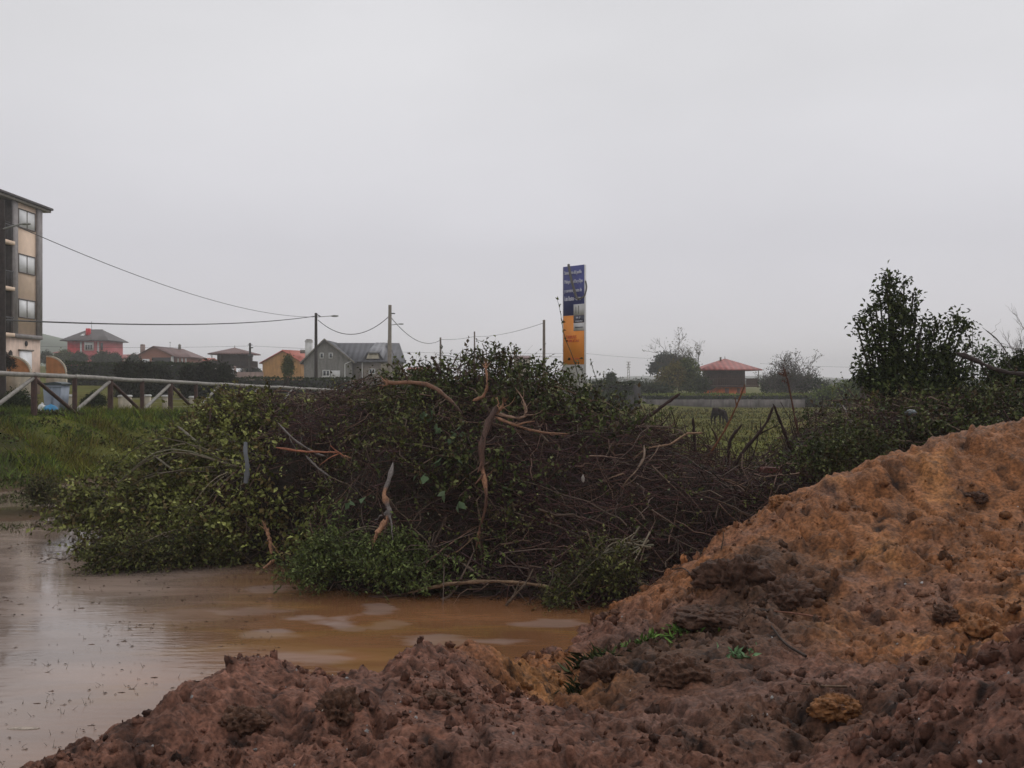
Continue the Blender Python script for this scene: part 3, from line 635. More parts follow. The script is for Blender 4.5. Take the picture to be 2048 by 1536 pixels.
p, nm, u, v = heap_pts(11000, lambda u, v, p: ((np.abs(u - 630) < 90) & (v < 900)) | ((u > 980) & (u < 1760) & (v > 815)))
d = unit(nm * .3 + rng.normal(size=p.shape) * [1, .5, .35]); L = rng.uniform(.4, 1.3, len(p))
add_twigs(g, *tame(twig_paths(p - nm * .08 - d * L[:, None] * .4, d, L, 6, .6, .025), rng.uniform(.003, .008, len(p))), RED, 3)
p, nm, u, v = heap_pts(3800); p = p + nm * .07; d = unit(nm * .25 + rng.normal(size=p.shape) * .7); L = rng.uniform(.5, 1.6, len(p))     # longer paler canes
add_twigs(g, *tame(twig_paths(p - nm * .05 - d * L[:, None] * .3, d, L, 7, .6, .03), rng.uniform(.005, .011, len(p)), .1), [(.13, .075, .055), (.10, .07, .05), (.17, .11, .08), (.12, .085, .07)], 4)
p, nm, u, v = heap_pts(420); p = p + nm * .02; d = unit(nm * .15 + rng.normal(size=p.shape) * [1, .45, .6]); L = rng.uniform(.5, 1.5, len(p)); P_ = twig_paths(p - d * L[:, None] * .4, d, L, 8, .35, .02)   # cut limbs with side branches
P_, L = tame(P_, L, .1); r_ = rng.uniform(.010, .020, len(P_)); lc_ = [(.10, .065, .045), (.15, .105, .08), (.07, .04, .03), (.18, .11, .07)]; add_twigs(g, P_, r_, lc_, 6)
for q_ in range(4):
    k_ = rng.integers(2, 7); b_ = P_[:, k_]; dd_ = unit(unit(P_[:, k_ + 1] - P_[:, k_ - 1]) + rng.normal(size=b_.shape) * .55); Q_, rq = tame(twig_paths(b_, dd_, L * rng.uniform(.2, .5, len(L)), 5, .4, .03), r_ * .5, .14); add_twigs(g, Q_, rq, lc_, 4)
p, nm, u, v = heap_pts(2200, lambda u, v, p: v < 960)                          # shoots that break the skyline
d = unit(np.stack([rng.normal(size=len(p)) * .5, rng.normal(size=len(p)) * .4, np.ones(len(p)) * .9], -1)); L = rng.uniform(.06, .24, len(p))
add_twigs(g, twig_paths(p - nm * .05, d, L, 5, .4, .04), rng.uniform(.002, .005, len(p)), BR, 3)
part(g, 'twig_mass', M['twig'], brush)
g = Geo()
for kind in range(4):
    bl = [b for b in _gb if b[5] == kind]
    def cond(u, v, p, bl=bl):
        o = np.zeros_like(u)
        for cx, cy, sx, sy, a, k in bl: o = np.maximum(o, a * np.exp(-((u - cx) / sx) ** 2 - ((v - cy) / sy) ** 2))
        for cx, cy, sx, sy in ((620, 830, 75, 55), (590, 960, 60, 70), (900, 1010, 70, 60), (1010, 890, 90, 45), (1080, 870, 80, 30), (740, 1040, 50, 40), (470, 960, 45, 45), (700, 780, 50, 20), (520, 1080, 40, 45)): o = o * (1 - .9 * np.exp(-((u - cx) / sx) ** 2 - ((v - cy) / sy) ** 2))
        cl = fbm(p[:, 0] * 2.2, p[:, 1] * 2.2 + p[:, 2] * 2.5, 3, 140 + kind) * .5 + .5
        return rng.random(len(u)) < np.clip(o * (.10 + 1.7 * sstep(.40, .60, cl)), 0, 1)
    p, nm, u, v = heap_pts([19000, 14000, 16000, 9000][kind], cond)
    d = nm * .6 + rng.normal(size=p.shape) * .6 + np.array([[0, -.1, .25], [0, -.2, .1], [-.5, -.3, -.05], [0, -.3, .2]][kind])
    sprigs(g, p - nm * .05, d, rng.uniform(.12, .42, len(p)), [8, 9, 8, 9][kind], [.062, .044, .068, .050][kind], [.62, .6, .6, .5][kind], BR, GRN[kind], 1, 0, .003, .3, [0, .1, .15, 0][kind])
# sparse dead and dark leaves everywhere
p, nm, u, v = heap_pts(14000)
add_leaves(g, p + nm * rng.uniform(-.12, .06, (len(p), 1)), rng.normal(size=p.shape), rng.uniform(.018, .045, len(p)), .6, [(.030, .040, .014), (.045, .032, .020), (.022, .028, .012), (.060, .055, .025), (.05, .026, .022)], 0, .35)
p, nm, u, v = heap_pts(500)
add_leaves(g, p + nm * .04, rng.normal(size=p.shape), rng.uniform(.02, .045, len(p)), .55, [(.16, .17, .11), (.20, .15, .10), (.14, .16, .09)], 0, .3)
# a few big pale-backed leaves near the top
bl = np.array([W(px, py, d) for px, py, d in [(850, 818, 11.7), (878, 850, 11.5), (905, 868, 11.4), (925, 910, 11.0), (888, 912, 11.0), (918, 855, 11.4), (700, 1005, 10.9), (726, 996, 10.9), (840, 945, 10.9), (915, 1005, 10.6), (885, 985, 10.7), (865, 830, 11.6), (800, 850, 11.9)]])
for _ in range(2): add_leaves(g, bl + rng.normal(size=bl.shape) * .03, rng.normal(size=bl.shape) * .4 + [0, -.3, -.8], rng.uniform(.09, .14, len(bl)), .8, [(.11, .15, .08), (.08, .12, .06)], 0, .15, .1)
part(g, 'foliage', [M['leaf'], M['twig']], brush)

# ------------------------------------------------------------------ leafy boughs that hang or lie out of the heap
def bough(name, blobs, rootpt, stems, n, leaf, pal_i, label, cat, dirb=(0, -.2, 0), group=None, sl=(.15, .4), nl=8, wr=.55, srad=.012, droop=.15, par=None):
    rt = np.array(rootpt, float)
    o = root(name, (rt[0], rt[1], 0), label, cat, group)
    B = [(W(px, py, d), rx / FX * d, rz / FX * d) for px, py, d, rx, rz in blobs]
    gs = Geo(); gl = Geo(); ends = []
    for i in range(stems):
        c, rx, rz = B[i % len(B)]; e_ = c + sph(1)[0] * np.array([rx, rx * .6, rz]) * .8; e_[2] = max(e_[2], .05)
        mid = (rt + e_) / 2 + rng.normal(size=3) * .08 * np.linalg.norm(e_ - rt) + [0, 0, .12 * np.linalg.norm(e_ - rt)]
        q = catmull([rt + rng.normal(size=3) * .05, mid, e_], 10)[None]
        add_twigs(gs, q, np.array([srad * rng.uniform(.6, 1.2)]), [(.16, .13, .09), (.10, .08, .055), (.13, .12, .08)], 5, 0, .3)
        ends.append(q[0])
    w = np.array([rx * rz for c, rx, rz in B]); k = rng.choice(len(B), n, p=w / w.sum()); s = sph(n) * rng.uniform(.25, 1, (n, 1)) ** .45
    p = np.array([B[i][0] for i in k]) + s * np.stack([np.array([B[i][1] for i in k]), np.array([B[i][1] for i in k]) * .6, np.array([B[i][2] for i in k])], -1)
    cl = fbm(p[:, 0] * 3, p[:, 1] * 3 + p[:, 2] * 3, 3, len(label)) * .5 + .5; p = p[(rng.random(n) < .25 + 1.4 * sstep(.35, .65, cl)) & (p[:, 2] > .0)]
    sprigs(gl, p, s[:len(p)] * .3 + rng.normal(size=p.shape) * .5 + np.array(dirb) + [0, 0, .15], rng.uniform(*sl, len(p)), nl, leaf, wr, [(.07, .06, .035), (.11, .09, .06)], GRN[pal_i] if pal_i < 4 else par, 1, 0, .003, .3, droop)
    for vv in gl.V: vv[:, 2] = np.maximum(vv[:, 2], -.04)
    part(gs, 'stems', M['twig'], o); part(gl, 'foliage', [M['leaf'], M['twig']], o); return o
bough('leafy_bough', [(300, 955, 14.2, 85, 48), (220, 1000, 13.8, 80, 42), (385, 910, 14.4, 75, 48), (190, 1030, 13.6, 70, 35), (330, 1010, 13.2, 110, 60), (440, 930, 13.4, 70, 80), (420, 1060, 12.2, 90, 50)], W(500, 940, 13.0), 40, 1700, .070, 2, 'wide pale-green hazel bough fanning left out of the heap', 'bough', (-.7, -.2, -.1), 'cut leafy boughs around the heap', (.2, .5), 9, .66)
bough('leafy_bough', [(250, 1115, 11.6, 75, 32), (330, 1110, 11.7, 70, 30), (210, 1125, 11.5, 40, 22), (430, 1100, 11.9, 70, 35)], W(440, 1080, 12.2), 12, 900, .048, 1, 'dark green bough dipping into the water at the left tip of the heap', 'bough', (-.3, -.3, .1), 'cut leafy boughs around the heap')
bough('leafy_bough', [(690, 1105, 10.5, 70, 40), (640, 1140, 10.4, 65, 30), (770, 1135, 10.3, 90, 35), (850, 1155, 10.2, 70, 28), (800, 1100, 10.5, 45, 25)], W(900, 1120, 10.6), 16, 1300, .046, 3, 'bright green bough with narrow leaves lying over the brown water', 'bough', (-.3, -.4, .3), 'cut leafy boughs around the heap', (.15, .35), 10, .42)
bough('leafy_bough', [(1160, 1150, 9.9, 60, 45), (1230, 1130, 9.9, 60, 50), (1130, 1190, 9.7, 40, 22)], W(1290, 1080, 10.3), 12, 420, .042, 1, 'sparse olive bough hanging at the foot of the heap beside the orange soil', 'bough', (-.3, -.3, -.1), 'cut leafy boughs around the heap')
bough('low_bush', [(85, 990, 16.6, 32, 20), (115, 1000, 16.4, 22, 14)], Wz(95, .0, 16.6), 8, 420, .05, 1, 'small dark bush standing in the shallows under the grass bank', 'bush', (0, 0, .4))
bough('leafy_bough', [(1640, 920, 10.9, 55, 32), (1730, 895, 11.1, 60, 32), (1680, 880, 11.4, 50, 25)], W(1700, 930, 11.4), 10, 650, .045, 0, 'green bough lying just behind the orange ridge', 'bough', (0, -.3, .3), 'cut leafy boughs around the heap')

# ------------------------------------------------------------------ branches one can pick out
BARK, RAW, GREYB, DARKB = (.080, .050, .040), (.34, .18, .105), (.15, .13, .12), (.035, .02, .017)
ORB = (.24, .125, .075)
def branch(name, pts, r, c0, label, cat='branch', ends=(), c1=None, sides=9, taper=.45, group='bare branches sticking out of the heap', forks=(), raw=None, n=18):
    P = np.array([W(*q) for q in pts]); Q = catmull(P, n); k = len(Q); t = np.linspace(0, 1, k)
    rr = r * (1 + (taper - 1) * t) * (1 + .18 * rng.normal(size=k)); Q = Q + rng.normal(size=Q.shape) * r * .10; rr[1:-1] *= rng.uniform(.85, 1.18, k - 2)
    if 'a' not in ends: rr[0] *= .25; rr[1] *= .75
    if 'b' not in ends: rr[-1] *= .3
    g = Geo(); V, F, m = tubes(Q[None], rr[None], sides)
    col = np.array(c0)[None] * (1 - t[:, None]) + np.array(c1 if c1 else c0)[None] * t[:, None]
    if raw: 
        for a, b in raw: col[(t >= a) & (t <= b)] = RAW
    col = np.repeat(col, sides, 0) * rng.uniform(.7, 1.25, (len(V), 1)); g.add(V, F, col)
    for e_, dd in ((0, Q[0] - Q[1]), (-1, Q[-1] - Q[-2])):
        if (e_ == 0 and 'a' in ends) or (e_ == -1 and 'b' in ends):        # splintered end
            dd = unit(dd); nsp = 9; P2 = twig_paths(np.repeat(Q[e_][None], nsp, 0) + rng.normal(size=(nsp, 3)) * r * .4, unit(dd + rng.normal(size=(nsp, 3)) * .28), rng.uniform(2.5, 7, nsp) * r, 4, .1, .02)
            V, F, m = tubes(P2, np.full((nsp, 4), r * .3) * np.array([1, .8, .5, .1]), 4); g.add(V, F, np.repeat(pal(nsp, [RAW, ORB], .25), m, 0))
    if name == 'broken_branch':
        nf = 5; i_ = rng.integers(3, k - 2, nf); dd = unit(unit(np.gradient(Q, axis=0))[i_] * .8 + rng.normal(size=(nf, 3)) * .7); P2 = twig_paths(Q[i_], dd, rng.uniform(.08, .35, nf), 6, .5, .05)
        V, F, m = tubes(P2, (rr[i_] * .38)[:, None] * np.linspace(1, .25, 6)[None], 5); g.add(V, F, np.repeat(pal(nf, [c1 if c1 else c0, BARK], .3), m, 0))
    for a, q, fr in forks:
        i = int(a * (k - 1)); e_ = W(*q); mid = (Q[i] + e_) / 2 + rng.normal(size=3) * .05 * np.linalg.norm(e_ - Q[i])
        F2 = catmull([Q[i], mid, e_], 8); V, F, m = tubes(F2[None], (fr * np.linspace(1, .3, 8))[None], 5); g.add(V, F, np.array(c1 if c1 else c0) * rng.uniform(.7, 1.3, (len(V), 1)))
    return single(g, name, M['twig'], (P[0][0], P[0][1], P[0][2]), label, cat, group, smooth=True)
branch('broken_branch', [(778, 766, 11.9), (850, 768, 11.5), (895, 795, 11.3), (925, 828, 11.2)], .028, ORB, 'long curved orange-brown branch arching near the top of the heap', c1=BARK, ends='a')
branch('broken_branch', [(1000, 805, 10.9), (975, 850, 10.75), (963, 900, 10.6), (967, 950, 10.55), (972, 1000, 10.5), (960, 1062, 10.5)], .040, BARK, 'thickest hanging branch with torn bark down the middle of the heap', ends='b', taper=.35, raw=[(.55, .72)], c1=(.12, .06, .04), forks=[(.5, (955, 945, 10.5), .02), (.6, (950, 968, 10.45), .02), (.75, (975, 990, 10.4), .015)])
branch('broken_branch', [(786, 925, 10.8), (778, 960, 10.6), (768, 990, 10.5), (778, 1020, 10.45), (772, 1040, 10.4), (755, 1066, 10.35)], .027, GREYB, 'grey branch snapped to raw wood at its lower end left of centre', ends='b', raw=[(.3, .48), (.75, 1)], taper=1.1)
branch('broken_branch', [(945, 802, 11.3), (968, 790, 11.3), (974, 765, 11.3), (972, 738, 11.4)], .022, ORB, 'short upright orange stub at the top of the heap', ends='b')
branch('broken_branch', [(985, 826, 10.9), (1035, 836, 10.85), (1052, 825, 10.85), (1050, 805, 10.9)], .018, (.26, .17, .12), 'pale hooked root curling right of the thickest hanging branch', forks=[(.7, (1030, 775, 10.9), .012)])
branch('broken_branch', [(985, 832, 10.85), (1030, 850, 10.8), (1080, 864, 10.8), (1140, 868, 10.9)], .018, (.24, .13, .08), 'thin straight root pointing right below the pale hooked root', forks=[(.4, (1070, 842, 10.8), .014)])
branch('broken_branch', [(992, 828, 10.9), (1003, 815, 10.85), (1008, 804, 10.8)], .02, (.34, .2, .12), 'tiny raw stub at the head of the thickest hanging branch', ends='b')
branch('broken_branch', [(552, 895, 11.8), (610, 903, 11.6), (670, 905, 11.4), (688, 912, 11.35)], .016, (.30, .12, .07), 'splintered orange stick lying level left of centre', ends='b', forks=[(.85, (660, 890, 11.3), .012), (.8, (640, 930, 11.4), .01)])
branch('broken_branch', [(534, 1060, 11.6), (540, 1085, 11.55), (543, 1108, 11.5)], .022, RAW, 'bare orange stake upright near the water at left', ends='a', taper=.8)
branch('broken_branch', [(550, 1120, 11.5), (538, 1128, 11.4), (526, 1137, 11.3)], .022, RAW, 'short orange chip of wood touching the water under the bare stake', taper=.5)
branch('broken_branch', [(555, 845, 12.4), (590, 880, 12.0), (630, 905, 11.8), (650, 912, 11.7)], .012, GREYB, 'thin grey twig sloping down above the splintered orange stick', taper=.6)
branch('broken_branch', [(612, 912, 11.7), (635, 935, 11.5), (662, 955, 11.4)], .013, GREYB, 'thin grey twig sloping down below the splintered orange stick', taper=.6)
branch('broken_branch', [(1288, 890, 11.4), (1288, 915, 11.3), (1272, 942, 11.2), (1255, 960, 11.1), (1225, 1000, 11.0)], .012, (.27, .2, .15), 'pale curved cane on the dark right part of the heap', c1=(.12, .07, .04))
branch('broken_branch', [(815, 1186, 10.1), (900, 1168, 10.0), (980, 1163, 9.95), (1060, 1168, 9.9), (1150, 1186, 9.8)], .020, (.20, .13, .08), 'long low branch bowed just above the brown water', taper=.7)
branch('broken_branch', [(1010, 1212, 9.75), (1030, 1190, 9.75), (1052, 1165, 9.8), (1068, 1135, 9.9)], .014, (.12, .085, .06), 'forked twig rising from the water through the long low branch', forks=[(.3, (1040, 1160, 9.8), .01)])
branch('broken_branch', [(880, 1108, 10.4), (925, 1128, 10.3), (965, 1155, 10.1)], .016, (.14, .10, .075), 'brown branch slanting down to the long low branch', taper=.6)
branch('broken_branch', [(330, 862, 15.3), (370, 858, 15.1), (420, 838, 15.0)], .022, DARKB, 'dark branch poking left toward the grass bank', taper=1.2, forks=[(.3, (318, 870, 15.4), .012), (.3, (325, 820, 15.4), .01)])
branch('broken_branch', [(300, 905, 13.9), (360, 950, 13.5), (420, 985, 13.2)], .016, (.17, .15, .11), 'slim pale stem in the left hazel bough', taper=.8)
branch('broken_branch', [(355, 852, 14.0), (405, 890, 13.6), (455, 905, 13.3)], .016, (.17, .15, .12), 'slim pale stem above the left hazel bough', taper=.8)
branch('broken_branch', [(862, 712, 13.0), (873, 730, 12.9), (882, 748, 12.8)], .016, DARKB, 'short dark stub leaning on the left of the heap top', taper=1.5, forks=[(.2, (872, 712, 13), .008)])
S = 'dead stems standing behind the ridge'
branch('dead_stem', [(1392, 940, 12.4), (1390, 890, 12.4), (1386, 834, 12.4)], .022, DARKB, 'thick straight dark stem, leftmost of the stems before the field', group=S, taper=.75)
branch('dead_stem', [(1418, 930, 12.4), (1425, 905, 12.4), (1434, 880, 12.4), (1422, 855, 12.4)], .022, (.06, .036, .025), 'kinked brown stem right of the thick straight stem', group=S)
branch('dead_stem', [(1448, 960, 12.3), (1456, 910, 12.3), (1462, 878, 12.3), (1484, 848, 12.3)], .026, DARKB, 'thick dark stem bent right like an elbow', group=S, taper=.65)
branch('dead_stem', [(1462, 940, 12.1), (1490, 900, 12.1), (1530, 850, 12.1), (1546, 812, 12.1)], .026, DARKB, 'long dark stem leaning right to a peak before the field', group=S, taper=.55, forks=[(.35, (1556, 850, 12.1), .018), (.6, (1520, 835, 12.1), .01)])
branch('dead_stem', [(1582, 900, 12.2), (1572, 872, 12.2), (1560, 842, 12.2), (1547, 808, 12.1)], .024, DARKB, 'dark stem meeting the long leaning stem at its peak', group=S, taper=.6)
branch('dead_stem', [(1415, 915, 12.0), (1445, 868, 12.0), (1465, 830, 12.0), (1478, 800, 12.0), (1490, 768, 12.0)], .016, (.14, .06, .03), 'thin orange stem leaning right in front of the pony field', group=S, taper=.5, forks=[(.7, (1470, 795, 12.0), .012)])
branch('dead_stem', [(1262, 858, 12.4), (1300, 830, 12.4), (1335, 805, 12.4), (1362, 786, 12.4)], .034, (.05, .03, .026), 'thick dark stick slanting up left of the standing stems', group=S, taper=.4)
branch('dead_stem', [(1598, 870, 12.6), (1588, 825, 12.6), (1577, 770, 12.6), (1567, 735, 12.6)], .014, (.10, .05, .035), 'tall thin reddish stem rising in front of the far shrub', group=S, taper=.8)
branch('dead_stem', [(1500, 930, 12.6), (1515, 880, 12.6), (1512, 850, 12.6)], .012, DARKB, 'slender stem between the elbow stem and the leaning stem', group=S)
branch('dead_stem', [(1345, 890, 12.8), (1350, 850, 12.8), (1340, 812, 12.8)], .010, DARKB, 'slender stem left of the thick straight stem', group=S, forks=[(.5, (1365, 820, 12.8), .006)])
branch('dead_stem', [(1610, 960, 11.8), (1600, 905, 11.8), (1575, 880, 11.8)], .04, DARKB, 'stout black stump stem close behind the orange ridge', group=S, taper=.5)
for i in range(46):
    px = 1270 + i * 8 + rng.uniform(-8, 8); y0 = np.interp(px, [1290, 1400, 1530, 1600], [850, 895, 935, 860]) + 15; h_ = rng.uniform(35, 85)
    lx = rng.normal() * 18
    g = Geo(); P = catmull([W(px, y0, 12.5), W(px + lx * .4 + rng.normal() * 4, y0 - h_ * .5, 12.5), W(px + lx, y0 - h_, 12.5)], 10); V, F, m = tubes(P[None], (rng.uniform(.004, .008) * np.linspace(1, .4, 10))[None], 5); g.add(V, F, np.array(DARKB) * rng.uniform(.8, 2.2))
    i_ = np.array([4, 5, 6, 7]); P2 = twig_paths(P[i_], unit(rng.normal(size=(4, 3)) * [.7, .3, .3] + [0, 0, .6]), rng.uniform(.05, .16, 4), 4, .3, .03); V, F, m = tubes(P2, np.full((4, 4), .0028), 3); g.add(V, F, DARKB)
    single(g, 'thin_stem', M['twig'], P[0], 'one of the many thin dead twigs standing up before the pony field', 'stem', 'thin dead twigs before the field', smooth=True)
# feathery seed head on the reddish stem
# slim live shoots breaking the skyline
def shoot(pts, label, leaf=.05, nleaf=7, r=.006, col=(.06, .06, .04)):
    P = catmull([W(*q) for q in pts], 10); g = Geo(); V, F, m = tubes(P[None], (r * np.linspace(1, .4, 10))[None], 5)
    o = root('leafy_shoot', P[0], label, 'shoot', 'slim shoots rising above the heap'); g.add(V, F, col); part(g, 'stem', M['twig'], o)
    g = Geo(); k = np.linspace(9, 4, nleaf).astype(int); p = np.repeat(P[k], 3, 0)
    add_leaves(g, p, rng.normal(size=p.shape) + [0, 0, .3], rng.uniform(.6, 1.1, len(p)) * leaf, .5, GRN[0], 0, .2); part(g, 'leaves', M['leaf'], o)
shoot([(1160, 770, 12.6), (1148, 720, 12.6), (1128, 670, 12.6), (1122, 630, 12.6), (1115, 600, 12.6)], 'tall thin shoot crossing the left edge of the blue and orange sign', .055, 8)
shoot([(1180, 790, 12.6), (1165, 745, 12.6), (1155, 725, 12.6)], 'short shoot in front of the white foot of the sign')
shoot([(1050, 720, 13.0), (1020, 705, 13.0), (985, 690, 13.0), (955, 680, 13.0)], 'low shoot bending left over the top of the heap', .05, 9)
shoot([(1060, 735, 12.9), (1030, 712, 12.9), (1020, 690, 12.9)], 'short bare shoot right of the heap top', .03, 3)
shoot([(1205, 800, 12.7), (1195, 765, 12.7), (1185, 735, 12.7), (1182, 722, 12.7)], 'wiry shoot right of the sign foot', .035, 9)
shoot([(1225, 805, 12.7), (1210, 770, 12.7), (1208, 745, 12.7)], 'second wiry shoot further right of the sign foot', .035, 9)
def dry_seed():
    o = root('seed_head', W(1567, 742, 12.6), 'reddish dry seed head on the tall thin stem', 'seed head'); g = Geo()
    p = np.repeat(W(1568, 748, 12.6)[None], 60, 0) + rng.normal(size=(60, 3)) * [.03, .03, .07]; add_leaves(g, p, rng.normal(size=p.shape), np.full(60, .04), .5, [(.10, .05, .035)], 0, .2)
    part(g, 'bracts', M['leaf'], o)
dry_seed()
# litter and rubbish caught in the heap
g = Geo(); P = catmull([W(492, 885, 11.8), W(490, 905, 11.75), W(494, 935, 11.75), W(492, 965, 11.8)], 12)
V, F, m = tubes(P[None], np.full((1, 12), .032) * rng.uniform(.7, 1.2, 12), 8); V[:, 1] = (V[:, 1] - 11.78) * .35 + 11.78; g.add(V, F)
single(g, 'plastic_strip', mat('grey_film', (.13, .14, .15), .35, 9, .2), W(492, 965, 11.8), 'limp grey plastic strip hanging vertically in the left of the heap', 'plastic strip', smooth=True)
g = Geo(); blob(g, W(1166, 957, 10.75), (.018, .012, .04), (1, 1, 1), 0, 5, .5)
single(g, 'plastic_scrap', mat('dirty_scrap', (.28, .25, .22), .6, 20, .3), W(1166, 962, 10.75), 'small crumpled pale scrap on the dark middle of the heap', 'plastic scrap', smooth=True)
b = MB(W(1526, 946, 11.6), (1, .2)); b.prism([(0, 0), (.24, -.01), (.235, .055), (.02, .065)], 0, .11); single(b, 'broken_brick', M['clay_brick'], W(1526, 946, 11.6), 'broken red brick lying in the brush behind the ridge', 'brick')
g = Geo(); blob(g, W(1822, 825, 12.6), (.07, .03, .03), (1, 1, 1), 0, 8, .9); single(g, 'plastic_scrap', M['plastic'], W(1822, 830, 12.6), 'crumpled pale blue-grey plastic sheet caught in the hedge under the holly', 'plastic scrap', smooth=True)
branch('broken_branch', [(1682, 808, 12.8), (1690, 818, 12.8), (1694, 830, 12.8), (1700, 850, 12.8)], .010, (.42, .38, .36), 'white curved twig on the brambles before the holly')
branch('broken_branch', [(1912, 705, 13.6), (1955, 722, 13.4), (2000, 742, 13.2), (2070, 752, 13.0)], .032, (.045, .032, .028), 'dark fallen limb sloping down right of the holly', taper=.8, forks=[(.4, (1985, 770, 13.3), .014), (.3, (1930, 740, 13.3), .01)])
branch('broken_branch', [(1965, 655, 13.8), (1995, 680, 13.6), (2015, 710, 13.5), (2020, 740, 13.4)], .008, (.05, .04, .035), 'thin whippy twig arching above the dark fallen limb')
# twigs and weeds on the bank
def on(px, py, lift=.01):
    q = on_mound(px, py); q[2] += lift; q[1] -= .02; return q
def bank_twig(pts, r, col, label):
    P = catmull([on(*q) for q in pts], 14); P[:, 2] += .008; g = Geo(); V, F, m = tubes(P[None], (r * np.linspace(.7, 1, 14))[None], 6); g.add(V, F, np.array(col) * rng.uniform(.7, 1.3, (len(V), 1)))
    single(g, 'root_piece', M['twig'], P[0], label, 'root', 'loose roots on the soil bank', smooth=True)
bank_twig([(1400, 1168), (1430, 1174), (1455, 1168), (1475, 1148)], .010, (.17, .08, .055), 'reddish root curving below the root-filled sod block')
bank_twig([(1526, 1232), (1545, 1262), (1570, 1292), (1610, 1318)], .009, (.045, .03, .024), 'dark root running diagonally across the middle of the bank')
bank_twig([(1546, 1228), (1590, 1234), (1640, 1240)], .007, (.20, .09, .06), 'thin straight reddish root right of the dark diagonal root')
bank_twig([(1600, 1375), (1650, 1378), (1690, 1384)], .007, (.14, .09, .06), 'thin brown root above the orange clay lump')
bank_twig([(1345, 1125), (1365, 1140), (1385, 1155)], .007, (.07, .05, .04), 'short dark root near the ridge by the sod block')
branch('root_piece', [(1442, 1100, 8.2), (1446, 1080, 8.2), (1447, 1062, 8.2)], .007, (.10, .07, .05), 'tiny twig upright on the ridge by the sod block', 'root', group='loose roots on the soil bank')
bank_twig([(645, 1430), (655, 1415), (668, 1400)], .004, (.35, .3, .24), 'pale straw on the rounded waterside clod')
def weed(px, py, n, h, cols, label, spread=.1, w=.09):
    p0 = on(px, py); o = root('weed_tuft', p0, label, 'weed', 'weeds on the soil bank'); g = Geo()
    p = p0 + rng.normal(size=(n, 3)) * [spread, spread * .6, 0]; p[:, 2] = mound(p[:, 0], p[:, 1]); add_leaves(g, p, rng.normal(size=p.shape) * [.8, .8, .2] + [0, -.1, .6], rng.uniform(.4, 1, n) * h, w, cols, 0, .3); part(g, 'leaves', M['leaf'], o)
weed(1352, 1262, 120, .10, [(.12, .22, .04), (.16, .27, .06)], 'bright green weed sprig on the grey topsoil', .10, .3)
weed(1270, 1290, 80, .08, [(.10, .17, .04), (.13, .21, .06)], 'small green weed left of the bright sprig', .10, .3)
weed(1470, 1312, 45, .07, [(.13, .22, .10), (.16, .26, .13)], 'pale green weed in the middle of the bank', .07, .35)
weed(1185, 1330, 160, .16, [(.04, .055, .018), (.06, .07, .025)], 'dark grass tuft hanging on the sod by the orange gully', .08, .06)
weed(1160, 1385, 120, .12, [(.03, .045, .018), (.05, .06, .022)], 'dark grass tuft at the bottom of the orange gully', .07, .06)

# ================================================================== PLANTS
r_min = .004
def grow(p, d, L, r, depth, nb=3, spread=.6, up=.15, lr=.72, out=None, K=5):
    """recursive limbs; returns list of (path, r0, r1)"""
    if out is None: out = []
    P = twig_paths(np.array(p)[None], np.array(d)[None], np.array([L]), K, .22, .03)[0]
    out.append((P, r, r * .55, depth))
    if depth > 0:
        for i in range(nb):
            t = rng.uniform(.4, 1.0) if i < nb - 1 else 1.0
            k = t * (K - 1); a = min(int(k), K - 2); q = P[a] + (P[a + 1] - P[a]) * (k - a)
            nd = unit(unit(P[a + 1] - P[a]) + rng.normal(size=3) * spread + [0, 0, up]); grow(q, nd, L * lr * rng.uniform(.7, 1.15), max(r * .66, r_min), depth - 1, nb, spread, up, lr, out, K)
    return out
def limbs(g, segs, col, mind=0, sides=5):
    for s in segs:
        pass
    P = np.array([s[0] for s in segs]); r0 = np.array([s[1] for s in segs]); r1 = np.array([s[2] for s in segs]); k = P.shape[1]
    Rr = r0[:, None] + (r1 - r0)[:, None] * np.linspace(0, 1, k)[None]
    V, F, m = tubes(P, Rr, sides); g.add(V, F, np.repeat(pal(len(P), [col], .15), m, 0))
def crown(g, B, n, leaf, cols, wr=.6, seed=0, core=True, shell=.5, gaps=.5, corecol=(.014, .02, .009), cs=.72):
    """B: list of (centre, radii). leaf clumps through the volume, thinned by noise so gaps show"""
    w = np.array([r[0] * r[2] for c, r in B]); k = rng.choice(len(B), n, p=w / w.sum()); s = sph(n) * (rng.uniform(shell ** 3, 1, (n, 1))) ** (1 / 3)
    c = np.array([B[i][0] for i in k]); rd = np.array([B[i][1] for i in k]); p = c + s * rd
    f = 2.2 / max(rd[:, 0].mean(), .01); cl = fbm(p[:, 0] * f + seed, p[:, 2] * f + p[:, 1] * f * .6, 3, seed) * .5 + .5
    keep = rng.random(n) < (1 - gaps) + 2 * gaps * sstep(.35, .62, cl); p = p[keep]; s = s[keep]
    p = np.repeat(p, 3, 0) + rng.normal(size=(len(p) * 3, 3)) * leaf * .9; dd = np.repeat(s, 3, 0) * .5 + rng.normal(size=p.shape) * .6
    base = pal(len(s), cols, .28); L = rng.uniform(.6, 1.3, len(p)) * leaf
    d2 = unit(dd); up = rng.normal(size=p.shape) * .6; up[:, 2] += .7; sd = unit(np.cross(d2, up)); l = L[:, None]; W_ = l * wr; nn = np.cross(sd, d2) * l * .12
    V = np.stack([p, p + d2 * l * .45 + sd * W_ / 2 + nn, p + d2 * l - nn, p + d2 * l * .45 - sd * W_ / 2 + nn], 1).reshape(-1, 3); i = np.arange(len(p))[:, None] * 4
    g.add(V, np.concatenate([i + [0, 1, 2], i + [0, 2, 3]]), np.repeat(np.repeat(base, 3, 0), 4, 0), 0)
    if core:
        for q, (c, r) in enumerate(B): blob(g, c, np.array(r) * cs, corecol, 0, seed + q, .3, 14, 9)
